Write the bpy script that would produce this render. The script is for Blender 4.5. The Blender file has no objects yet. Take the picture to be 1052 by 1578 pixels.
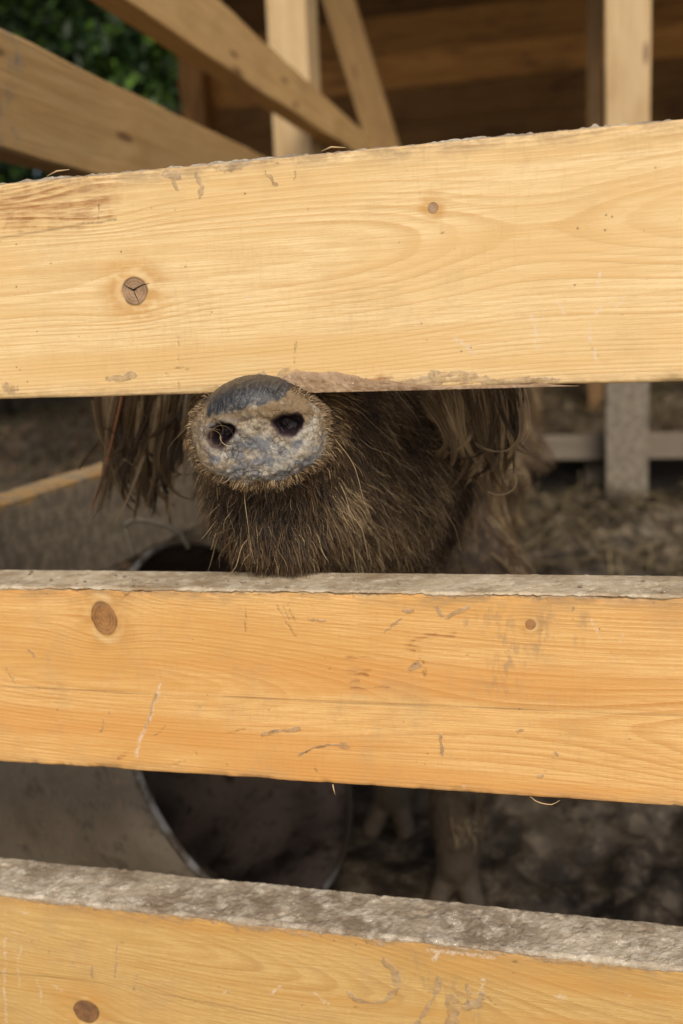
import bpy, bmesh, math, random
import numpy as np
from mathutils import Vector, Matrix, kdtree

random.seed(7)
RNG = np.random.default_rng(11)
R = math.radians
scene = bpy.context.scene
col = scene.collection

# ------------------------------------------------------------------ camera
CAM_Z = 0.78
yaw, pitch, roll = R(15.033), R(9.971), R(2.709)
cd = bpy.data.cameras.new('camera')
cam = bpy.data.objects.new('camera', cd)
col.objects.link(cam)
Fw = Vector((-math.sin(yaw) * math.cos(pitch), math.cos(yaw) * math.cos(pitch), -math.sin(pitch)))
R0 = Vector((math.cos(yaw), math.sin(yaw), 0.0))
U0 = R0.cross(Fw)
Rt = R0 * math.cos(roll) - U0 * math.sin(roll)
Up = U0 * math.cos(roll) + R0 * math.sin(roll)
m = Matrix((Rt, Up, -Fw)).transposed().to_4x4()
m.translation = (0, 0, CAM_Z)
cam.matrix_world = m
cd.sensor_fit = 'VERTICAL'
cd.sensor_height = 36.0
cd.sensor_width = 24.0
cd.lens = 35.73
cd.clip_start = 0.02
cd.clip_end = 600
cd.dof.use_dof = True
cd.dof.focus_distance = 0.748
cd.dof.aperture_fstop = 4.3
cd.dof.aperture_blades = 9
scene.camera = cam

# ------------------------------------------------------------------ sky, sun, exposure
SUN_EL, SUN_AZ = R(42), R(158)          # high, soft, from behind the camera (compass: 180 = -Y)
world = bpy.data.worlds.new('World')
scene.world = world
world.use_nodes = True
nt = world.node_tree
nt.nodes.clear()
sky = nt.nodes.new('ShaderNodeTexSky')
sky.sky_type = 'NISHITA'
sky.sun_disc = False
sky.sun_elevation = SUN_EL
sky.sun_rotation = SUN_AZ
sky.air_density = 1.0
sky.dust_density = 4.0
sky.ozone_density = 0.6
bg = nt.nodes.new('ShaderNodeBackground')
bg.inputs['Strength'].default_value = 0.085
wo = nt.nodes.new('ShaderNodeOutputWorld')
nt.links.new(sky.outputs[0], bg.inputs['Color'])
nt.links.new(bg.outputs[0], wo.inputs['Surface'])
sl = bpy.data.lights.new('sun', 'SUN')
sl.energy = 1.9
sl.angle = R(26)
sl.color = (1.0, 0.945, 0.83)
sun = bpy.data.objects.new('sun', sl)
col.objects.link(sun)
sdir = Vector((math.sin(SUN_AZ) * math.cos(SUN_EL), math.cos(SUN_AZ) * math.cos(SUN_EL), math.sin(SUN_EL)))
sun.rotation_euler = sdir.to_track_quat('Z', 'Y').to_euler()
sun.location = sdir * 20
scene.view_settings.view_transform = 'Standard'
scene.view_settings.look = 'None'
scene.view_settings.gamma = 1.0
scene.view_settings.exposure = 0.50
scene.view_settings.use_curve_mapping = False
scene.cycles.use_denoising = True
scene.cycles.max_bounces = 6
scene.cycles.diffuse_bounces = 3
scene.cycles.glossy_bounces = 2

# ------------------------------------------------------------------ helpers
def tag(o, label=None, cat=None, group=None, kind=None):
    if label: o['label'] = label
    if cat: o['category'] = cat
    if group: o['group'] = group
    if kind: o['kind'] = kind
    return o

def empty(name, loc=(0, 0, 0)):
    o = bpy.data.objects.new(name, None)
    o.empty_display_size = 0.05
    o.location = loc
    col.objects.link(o)
    return o

def link(name, me, mat=None, parent=None, loc=None):
    o = bpy.data.objects.new(name, me)
    col.objects.link(o)
    if mat is not None and len(me.materials) == 0:
        me.materials.append(mat)
    if parent is not None:
        o.parent = parent
    if loc is not None:
        o.location = loc
    return o

def np_mesh(name, V, Fc, smooth=True):
    """V (n,3); Fc (m,4) or (m,3) index array"""
    me = bpy.data.meshes.new(name)
    V = np.ascontiguousarray(V, dtype=np.float32)
    Fc = np.ascontiguousarray(Fc, dtype=np.int32)
    k = Fc.shape[1]
    me.vertices.add(len(V))
    me.vertices.foreach_set('co', V.ravel())
    me.loops.add(Fc.size)
    me.loops.foreach_set('vertex_index', Fc.ravel())
    me.polygons.add(len(Fc))
    me.polygons.foreach_set('loop_start', np.arange(0, Fc.size, k, dtype=np.int32))
    me.polygons.foreach_set('loop_total', np.full(len(Fc), k, dtype=np.int32))
    me.polygons.foreach_set('use_smooth', np.full(len(Fc), smooth, dtype=bool))
    me.update(calc_edges=True)
    me.validate()
    return me

def set_attr(me, name, arr):
    a = me.attributes.new(name, 'FLOAT', 'POINT')
    a.data.foreach_set('value', np.ascontiguousarray(arr, dtype=np.float32))

# gradient-ish value noise in numpy
_PT = RNG.random((64, 64, 64)).astype(np.float32) * 2 - 1
def noise(P, scale=1.0, seed=0):
    Q = np.asarray(P, dtype=np.float32) * scale + np.float32(seed * 17.31 + 100.0)
    I = np.floor(Q).astype(np.int32)
    f = Q - I
    f = f * f * (3 - 2 * f)
    x0, y0, z0 = (I[..., 0] & 63), (I[..., 1] & 63), (I[..., 2] & 63)
    x1, y1, z1 = (x0 + 1) & 63, (y0 + 1) & 63, (z0 + 1) & 63
    fx, fy, fz = f[..., 0], f[..., 1], f[..., 2]
    a = _PT[x0, y0, z0] * (1 - fx) + _PT[x1, y0, z0] * fx
    b = _PT[x0, y1, z0] * (1 - fx) + _PT[x1, y1, z0] * fx
    c = _PT[x0, y0, z1] * (1 - fx) + _PT[x1, y0, z1] * fx
    d = _PT[x0, y1, z1] * (1 - fx) + _PT[x1, y1, z1] * fx
    return (a * (1 - fy) + b * fy) * (1 - fz) + (c * (1 - fy) + d * fy) * fz

def fbm(P, scale=1.0, octaves=4, seed=0, gain=0.5):
    r, amp, tot = 0, 1.0, 0
    for o in range(octaves):
        r = r + amp * noise(P, scale * 2.03 ** o, seed + o * 3)
        tot += amp
        amp *= gain
    return r / tot

def sstep(a, b, x):
    t = np.clip((x - a) / (b - a), 0, 1)
    return t * t * (3 - 2 * t)

# ------------------------------------------------------------------ node helper
class N:
    def __init__(self, name):
        self.mat = bpy.data.materials.new(name)
        self.mat.use_nodes = True
        self.t = self.mat.node_tree
        self.b = self.t.nodes['Principled BSDF']
    def n(self, typ, **kw):
        nd = self.t.nodes.new(typ)
        for k, v in kw.items():
            setattr(nd, k, v)
        return nd
    def put(self, sock, v):
        if isinstance(v, bpy.types.NodeSocket):
            self.t.links.new(v, sock)
        elif isinstance(v, (tuple, list)) and sock.type == 'RGBA' and len(v) == 3:
            sock.default_value = (*v, 1)
        else:
            sock.default_value = v
    def attr(self, name):
        return self.n('ShaderNodeAttribute', attribute_name=name).outputs['Fac']
    def coord(self, which='Object'):
        return self.n('ShaderNodeTexCoord').outputs[which]
    def map(self, vec, scale=(1, 1, 1), loc=(0, 0, 0), rot=(0, 0, 0)):
        nd = self.n('ShaderNodeMapping')
        self.put(nd.inputs['Vector'], vec)
        nd.inputs['Scale'].default_value = scale
        nd.inputs['Location'].default_value = loc
        nd.inputs['Rotation'].default_value = rot
        return nd.outputs[0]
    def noise(self, vec, scale, detail=3, rough=0.55, dist=0.0):
        nd = self.n('ShaderNodeTexNoise')
        self.put(nd.inputs['Vector'], vec)
        nd.inputs['Scale'].default_value = scale
        nd.inputs['Detail'].default_value = detail
        nd.inputs['Roughness'].default_value = rough
        nd.inputs['Distortion'].default_value = dist
        return nd.outputs[0]
    def vor(self, vec, scale, feature='F1'):
        nd = self.n('ShaderNodeTexVoronoi', feature=feature)
        self.put(nd.inputs['Vector'], vec)
        nd.inputs['Scale'].default_value = scale
        return nd.outputs[0]
    def m(self, op, a, b=0.0, c=0.0, clamp=False):
        nd = self.n('ShaderNodeMath', operation=op, use_clamp=clamp)
        self.put(nd.inputs[0], a)
        self.put(nd.inputs[1], b)
        self.put(nd.inputs[2], c)
        return nd.outputs[0]
    def ramp(self, v, a, b, lo=0.0, hi=1.0):
        nd = self.n('ShaderNodeMapRange', interpolation_type='SMOOTHSTEP')
        self.put(nd.inputs[0], v)
        nd.inputs[1].default_value = a
        nd.inputs[2].default_value = b
        nd.inputs[3].default_value = lo
        nd.inputs[4].default_value = hi
        return nd.outputs[0]
    def mix(self, f, a, b, blend='MIX'):
        nd = self.n('ShaderNodeMix', data_type='RGBA', blend_type=blend)
        self.put(nd.inputs[0], f)
        self.put(nd.inputs[6], a)
        self.put(nd.inputs[7], b)
        return nd.outputs[2]
    def bump(self, h, strength=0.3, dist=0.001, normal=None):
        nd = self.n('ShaderNodeBump')
        self.put(nd.inputs['Height'], h)
        nd.inputs['Strength'].default_value = strength
        nd.inputs['Distance'].default_value = dist
        if normal is not None:
            self.put(nd.inputs['Normal'], normal)
        return nd.outputs[0]
    def out(self, color=None, rough=None, normal=None, spec=None):
        if color is not None: self.put(self.b.inputs['Base Color'], color)
        if rough is not None: self.put(self.b.inputs['Roughness'], rough)
        if normal is not None: self.put(self.b.inputs['Normal'], normal)
        if spec is not None: self.put(self.b.inputs['Specular IOR Level'], spec)
        return self.mat

# ------------------------------------------------------------------ materials
def plank_material(name, pale, late, warmth, ring, blotch, tone, kn1, kn2, dust=0.4):
    """front fence planks: growth rings from the ring attribute, knots, dirt strokes"""
    k = N(name)
    co = k.coord()
    g = k.attr('grain')
    wob = k.noise(k.map(co, (3, 60, 60)), 1.0, 5, 0.6)
    t = k.m('ADD', k.m('DIVIDE', g, ring), k.m('MULTIPLY', wob, 0.9))
    fr = k.m('FRACT', t)
    idn = k.n('ShaderNodeTexWhiteNoise', noise_dimensions='1D')
    k.put(idn.inputs['W'], k.m('FLOOR', t))
    late_w = k.m('MULTIPLY', k.ramp(fr, 0.15, 0.82), k.ramp(fr, 1.0, 0.86))
    inten = k.m('MULTIPLY_ADD', idn.outputs['Value'], 0.75, 0.18)
    rings = k.m('MULTIPLY', late_w, inten)
    fib = k.noise(k.map(co, (14, 700, 700)), 1.0, 3, 0.6)
    fib2 = k.noise(k.map(co, (60, 1800, 1800)), 1.0, 2, 0.6)
    fine = k.noise(k.map(co, (180, 1100, 1100)), 1.0, 2, 0.7)
    blo = k.noise(k.map(co, (4, 14, 14), (blotch, 0, 0)), 1.0, 4, 0.6)
    band = k.noise(k.map(co, (1.6, 30, 30), (blotch + 3, 0, 0)), 1.0, 3, 0.6)
    amp = k.ramp(k.noise(k.map(co, (2.5, 22, 22), (blotch + 7, 0, 0)), 1.0, 3), 0.3, 0.7, 0.25, 0.92)
    amp = k.m('MAXIMUM', amp, k.ramp(k.attr('knot'), 6.5, 1.5, 0.0, 0.95))
    c = k.mix(k.m('MULTIPLY', rings, amp), pale, late)
    c = k.mix(k.m('MULTIPLY', k.ramp(fib, 0.40, 0.66), 0.50), c, late)
    c = k.mix(k.m('MULTIPLY', k.ramp(fib2, 0.46, 0.70), 0.42), c, tone)
    c = k.mix(k.m('MULTIPLY', k.ramp(fine, 0.56, 0.76), 0.26), c, (0.18, 0.08, 0.03))
    c = k.mix(k.m('MULTIPLY', k.ramp(fine, 0.44, 0.24), 0.32), c, (0.80, 0.66, 0.44))
    c = k.mix(k.m('MULTIPLY', k.ramp(blo, 0.42, 0.68), 0.72), c, warmth)
    c = k.mix(k.m('MULTIPLY', k.ramp(band, 0.46, 0.66), 0.62), c, tone)
    # knots
    kd = k.attr('knot')
    halo = k.m('MULTIPLY', k.ramp(kd, 3.4, 1.2), k.ramp(k.noise(k.map(co, (60, 130, 130)), 1.0, 4), 0.30, 0.62))
    c = k.mix(k.m('MULTIPLY', halo, 0.8), c, (0.47, 0.25, 0.07))
    cres = k.m('MULTIPLY', k.ramp(kd, 1.0, 1.25), k.ramp(kd, 1.75, 1.35))
    c = k.mix(k.m('MULTIPLY', cres, k.ramp(k.noise(co, 45, 2), 0.46, 0.68, 0.0, 0.5)), c, (0.70, 0.52, 0.28))
    kr = k.m('SINE', k.m('MULTIPLY', k.m('ADD', kd, k.m('MULTIPLY', k.noise(co, 300, 2), 0.12)), 26.0))
    kc = k.mix(k.m('MULTIPLY_ADD', kr, 0.24, k.ramp(k.noise(co, 120, 4, 0.7), 0.3, 0.7)), kn1, kn2)
    kc = k.mix(k.m('MULTIPLY', k.ramp(k.noise(co, 160, 3), 0.45, 0.7), 0.6), kc, kn1)
    c = k.mix(k.ramp(kd, 1.03, 0.93), c, kc)
    edge = k.m('MULTIPLY', k.ramp(kd, 0.86, 0.99), k.ramp(kd, 1.12, 1.0))
    c = k.mix(k.m('MULTIPLY', edge, k.ramp(k.noise(co, 60, 2), 0.35, 0.65, 0.15, 0.75)), c, (0.06, 0.028, 0.012))
    # saw marks running aslant, worn edges
    saw = k.noise(k.map(co, (420, 20, 60), rot=(0, R(-32), 0)), 1.0, 2, 0.5)
    sawm = k.m('MULTIPLY', k.ramp(saw, 0.54, 0.70), k.ramp(k.noise(co, 7, 2), 0.42, 0.62))
    c = k.mix(k.m('MULTIPLY', sawm, 0.10), c, (0.34, 0.19, 0.07))
    # stains and marks
    brk = k.noise(co, 420, 4, 0.65)
    brk2 = k.noise(k.map(co, (60, 420, 420)), 1.0, 3, 0.6)
    warm = k.m('MULTIPLY', k.attr('warm'), k.ramp(k.m('ADD', k.m('MULTIPLY', brk2, 0.7), k.m('MULTIPLY', rings, 0.4)), 0.22, 0.6))
    c = k.mix(k.m('MULTIPLY', warm, 0.85), c, (0.26, 0.105, 0.03))
    scf = k.noise(k.map(co, (200, 90, 90), rot=(0, R(55), 0)), 1.0, 3, 0.6)
    scuff = k.m('MULTIPLY', k.attr('scuff'), k.ramp(scf, 0.42, 0.65))
    c = k.mix(k.m('MULTIPLY', scuff, 0.55), c, (0.27, 0.18, 0.10))
    # faint film of dust and small splashes
    film = k.ramp(k.noise(k.map(co, (22, 20, 20)), 1.0, 6, 0.72), 0.47, 0.76)
    c = k.mix(k.m('MULTIPLY', film, dust), c, (0.36, 0.24, 0.12))
    spk = k.vor(k.map(co, (95, 95, 95)), 1.0)
    spm = k.m('MULTIPLY', k.ramp(spk, 0.10, 0.05), k.ramp(k.noise(co, 24, 3), 0.50, 0.62))
    c = k.mix(k.m('MULTIPLY', spm, 0.7), c, (0.13, 0.075, 0.04))
    gr = k.m('MULTIPLY', k.attr('grime'), k.ramp(k.noise(k.map(co, (40, 120, 120)), 1.0, 5, 0.7), 0.36, 0.66))
    c = k.mix(k.m('MULTIPLY', gr, 0.8), c, (0.25, 0.165, 0.09))
    pale_m = k.m('MULTIPLY', k.attr('pale'), k.ramp(brk, 0.40, 0.58))
    c = k.mix(k.m('MULTIPLY', pale_m, 0.75), c, (0.60, 0.50, 0.40))
    mud_a = k.attr('mud')
    mud = k.ramp(k.m('ADD', mud_a, k.m('MULTIPLY', k.m('SUBTRACT', brk, 0.5), 1.5)), 0.30, 0.62)
    mud = k.m('MULTIPLY', mud, k.ramp(mud_a, 0.02, 0.2))
    mudc = k.mix(k.ramp(k.noise(co, 170, 4, 0.7), 0.35, 0.7), (0.21, 0.145, 0.092), (0.40, 0.30, 0.20))
    mudc = k.mix(k.ramp(k.noise(co, 60, 3), 0.5, 0.75), mudc, (0.27, 0.16, 0.075))
    c = k.mix(k.m('MULTIPLY', mud, k.ramp(k.noise(co, 200, 3), 0.3, 0.7, 0.35, 0.78)), c, mudc)
    dark = k.m('MULTIPLY', k.attr('dark'), k.ramp(k.m('ADD', k.m('MULTIPLY', brk, 0.5), k.m('MULTIPLY', k.noise(co, 110, 3), 0.5)), 0.38, 0.56))
    c = k.mix(k.m('MULTIPLY', dark, 0.5), c, (0.045, 0.024, 0.013))
    c = k.mix(k.m('MULTIPLY', k.attr('crack'), 0.42), c, (0.06, 0.028, 0.012))
    h = k.m('ADD', k.m('MULTIPLY', fib, 0.5), k.m('MULTIPLY', rings, 0.5))
    h = k.m('SUBTRACT', h, k.attr('crack'))
    h = k.m('ADD', h, k.m('MULTIPLY', saw, 0.10))
    h = k.m('ADD', h, k.m('MULTIPLY', fine, 0.35))
    h = k.m('ADD', h, k.m('MULTIPLY', mud, k.m('ADD', brk, 0.6)))
    h = k.m('SUBTRACT', h, k.m('MULTIPLY', dark, 1.2))
    return k.out(c, k.m('MULTIPLY_ADD', fib, 0.2, 0.5), k.bump(h, 0.35, 0.0009), 0.32)

def timber_material(name, a, b, d, mudcol=None, rough=0.7, vary=0.5):
    """other sawn timber, length along local X"""
    k = N(name)
    co = k.coord()
    inf = k.n('ShaderNodeObjectInfo').outputs['Random']
    off = k.n('ShaderNodeCombineXYZ')
    k.put(off.inputs[0], k.m('MULTIPLY', inf, 37.0))
    k.put(off.inputs[2], k.m('MULTIPLY', inf, 11.0))
    va = k.n('ShaderNodeVectorMath', operation='ADD')
    k.put(va.inputs[0], co)
    k.put(va.inputs[1], off.outputs[0])
    co2 = va.outputs[0]
    s = k.noise(k.map(co2, (2.2, 60, 60)), 1.0, 5, 0.65, 0.3)
    f = k.noise(k.map(co2, (9, 300, 300)), 1.0, 3, 0.6)
    bl = k.noise(k.map(co2, (3, 8, 8)), 1.0, 4, 0.6)
    c = k.mix(k.ramp(s, 0.35, 0.7), a, b)
    c = k.mix(k.m('MULTIPLY', k.ramp(f, 0.45, 0.7), 0.4), c, d)
    c = k.mix(k.m('MULTIPLY', k.ramp(bl, 0.48, 0.72), 0.6), c, d)
    tone = k.m('MULTIPLY_ADD', inf, vary, 1 - vary / 2)
    hsv = k.n('ShaderNodeHueSaturation')
    k.put(hsv.inputs['Color'], c)
    k.put(hsv.inputs['Value'], tone)
    c = hsv.outputs[0]
    kn = k.vor(k.map(co2, (3.2, 14, 14)), 1.0)
    c = k.mix(k.m('MULTIPLY', k.ramp(kn, 0.13, 0.06), 0.75), c, (0.10, 0.045, 0.02))
    if mudcol is not None:
        ma = k.attr('mud')
        mm = k.ramp(k.m('ADD', ma, k.m('MULTIPLY', k.m('SUBTRACT', k.noise(co2, 22, 5, 0.7), 0.5), 1.4)), 0.35, 0.6)
        mc = k.mix(k.ramp(k.noise(co2, 50, 4), 0.35, 0.7), mudcol, tuple(x * 1.7 for x in mudcol))
        c = k.mix(mm, c, mc)
    return k.out(c, rough, k.bump(k.m('ADD', f, s), 0.5, 0.002), 0.3)

def mud_material(name, a, b, c3, wet=0.0, scale=1.0, bounce_yard=None):
    k = N(name)
    co = k.coord()
    n1 = k.noise(co, 9 * scale, 6, 0.68)
    n2 = k.noise(co, 60 * scale, 5, 0.7)
    n3 = k.noise(co, 300 * scale, 4, 0.7)
    c = k.mix(k.ramp(n1, 0.36, 0.66), a, b)
    c = k.mix(k.m('MULTIPLY', k.ramp(n2, 0.42, 0.7), 0.75), c, c3)
    c = k.mix(k.m('MULTIPLY', k.ramp(n3, 0.56, 0.74), 0.55), c, tuple(x * 0.35 for x in a))
    c = k.mix(k.m('MULTIPLY', k.ramp(k.noise(co, 24 * scale, 4, 0.65), 0.50, 0.68), 0.65), c, tuple(x * f for x, f in zip(a, (0.75, 0.66, 0.55))))
    sp = k.vor(co, 260 * scale)
    c = k.mix(k.m('MULTIPLY', k.ramp(sp, 0.16, 0.08), k.ramp(n2, 0.5, 0.6)), c, tuple(min(1, x * 1.9) for x in c3))
    if bounce_yard is not None:  # unseen ground before the fence, coloured paler to bounce light onto the pig
        xyz = k.n('ShaderNodeSeparateXYZ'); k.put(xyz.inputs[0], co)
        bounce_mask = k.ramp(k.m('ADD', xyz.outputs[1], k.m('MULTIPLY', n1, 0.5)), 1.05, 0.65)
        c = k.mix(bounce_mask, c, k.mix(n2, bounce_yard, tuple(x * 1.5 for x in bounce_yard)))
    h = k.m('ADD', k.m('MULTIPLY', n2, 1.0), k.m('MULTIPLY', n3, 0.45))
    return k.out(c, k.ramp(n1, 0.3, 0.7, 0.95 - wet, 0.6 - 0.4 * wet), k.bump(h, 0.7, 0.003 / scale), 0.3)

MAT = {}
MAT['plank_top'] = plank_material('pine_pale', (0.72, 0.550, 0.305), (0.49, 0.285, 0.098), (0.60, 0.395, 0.165), 0.0029, 1.3, (0.58, 0.375, 0.150), (0.36, 0.235, 0.14), (0.20, 0.12, 0.066), 0.24)
MAT['plank_mid'] = plank_material('pine_orange', (0.67, 0.425, 0.170), (0.43, 0.200, 0.048), (0.53, 0.275, 0.075), 0.0028, 5.1, (0.53, 0.25, 0.065), (0.33, 0.155, 0.050), (0.17, 0.075, 0.026))
MAT['plank_low'] = plank_material('pine_ochre', (0.54, 0.365, 0.140), (0.35, 0.185, 0.048), (0.41, 0.24, 0.066), 0.0034, 9.7, (0.46, 0.235, 0.06), (0.24, 0.12, 0.05), (0.12, 0.06, 0.03))
MAT['crust'] = mud_material('dried_mud', (0.19, 0.145, 0.098), (0.41, 0.34, 0.25), (0.60, 0.53, 0.43), 0.0, 1.0)
MAT['rail'] = timber_material('rail_pine', (0.50, 0.325, 0.145), (0.42, 0.25, 0.095), (0.30, 0.165, 0.06), (0.17, 0.138, 0.10))
MAT['post'] = timber_material('post_pine', (0.66, 0.48, 0.27), (0.56, 0.38, 0.18), (0.42, 0.25, 0.10), (0.125, 0.103, 0.078))
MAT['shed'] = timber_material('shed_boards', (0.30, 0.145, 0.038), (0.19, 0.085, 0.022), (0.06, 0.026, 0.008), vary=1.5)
MAT['grey'] = timber_material('grey_timber', (0.15, 0.122, 0.092), (0.11, 0.088, 0.066), (0.075, 0.058, 0.043))
MAT['ground'] = mud_material('pen_mud', (0.014, 0.010, 0.007), (0.092, 0.069, 0.045), (0.215, 0.168, 0.113), 0.35, 0.35, (0.30, 0.25, 0.185))
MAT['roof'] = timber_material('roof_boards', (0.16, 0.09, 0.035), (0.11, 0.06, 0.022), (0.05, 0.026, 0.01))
MAT['brace_shade'] = timber_material('shaded_pine', (0.26, 0.155, 0.055), (0.20, 0.115, 0.04), (0.13, 0.07, 0.025))  # pine with the brace's shade put into its colour
MAT['gap_shade'] = timber_material('gap_shade_dark', (0.016, 0.012, 0.009), (0.010, 0.008, 0.006), (0.007, 0.005, 0.004))  # near-black colour standing for the shade under the low rail
MAT['crust_tan'] = mud_material('tan_mud_film', (0.31, 0.235, 0.150), (0.50, 0.405, 0.280), (0.60, 0.52, 0.395), 0.0, 1.0)

# ------------------------------------------------------------------ ground: one sheet, muddy slope rising to straw bank
def ground_h(X, Y):
    X = np.asarray(X, dtype=np.float32); Y = np.asarray(Y, dtype=np.float32)
    P = np.stack([X, Y, np.zeros_like(X)], -1)
    pen = sstep(-1.2, -0.8, X) * sstep(4.5, 3.5, X) * sstep(0.7, 1.0, Y) * sstep(6.5, 5.2, Y)
    h = pen * (0.27 * sstep(1.5, 3.0, Y) + 0.24 * sstep(3.5, 4.9, Y))
    h = h - pen * 0.16 * np.exp(-((Y - 3.32) / 0.20) ** 2) * sstep(-0.6, -0.3, X)
    lump = fbm(P, 4.3, 5, 2, 0.6) * 0.115 + np.abs(fbm(P, 13.0, 4, 8)) * 0.055
    h = h + lump * (0.15 + 0.85 * sstep(-0.45, -0.1, X) * pen + 0.35 * pen * sstep(2.0, 2.6, Y))
    out = 1 - sstep(-1.3, -0.85, X)
    h = h + out * (0.10 * sstep(1.5, 8, Y) * 3 + 0.05 * fbm(P, 1.2, 3, 5))
    return h

def axis_samples(segs):
    out = [segs[0][0]]
    for a, b, st in segs:
        n = max(1, int(round((b - a) / st)))
        out += list(np.linspace(a, b, n + 1)[1:])
    return np.array(out, dtype=np.float32)

gx = axis_samples([(-300, -40, 40), (-40, -6, 2.0), (-6, -1.0, 0.10), (-1.0, 1.0, 0.0125), (1.0, 5, 0.10), (5, 40, 2.0), (40, 300, 40)])
gy = axis_samples([(-300, -40, 40), (-40, -2, 2.0), (-2, 0.6, 0.10), (0.6, 3.6, 0.015), (3.6, 7, 0.06), (7, 14, 0.3), (14, 40, 2.0), (40, 300, 40)])
GX, GY = np.meshgrid(gx, gy, indexing='ij')
GZ = ground_h(GX, GY)
V = np.stack([GX, GY, GZ], -1).reshape(-1, 3)
ii = np.arange(len(gx) * len(gy)).reshape(len(gx), len(gy))
Fq = np.stack([ii[:-1, :-1], ii[1:, :-1], ii[1:, 1:], ii[:-1, 1:]], -1).reshape(-1, 4)
ground = link('ground', np_mesh('ground', V, Fq), MAT['ground'])
tag(ground, 'muddy brown trampled ground of the pen, pale in front to bounce light', kind='structure')

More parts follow.
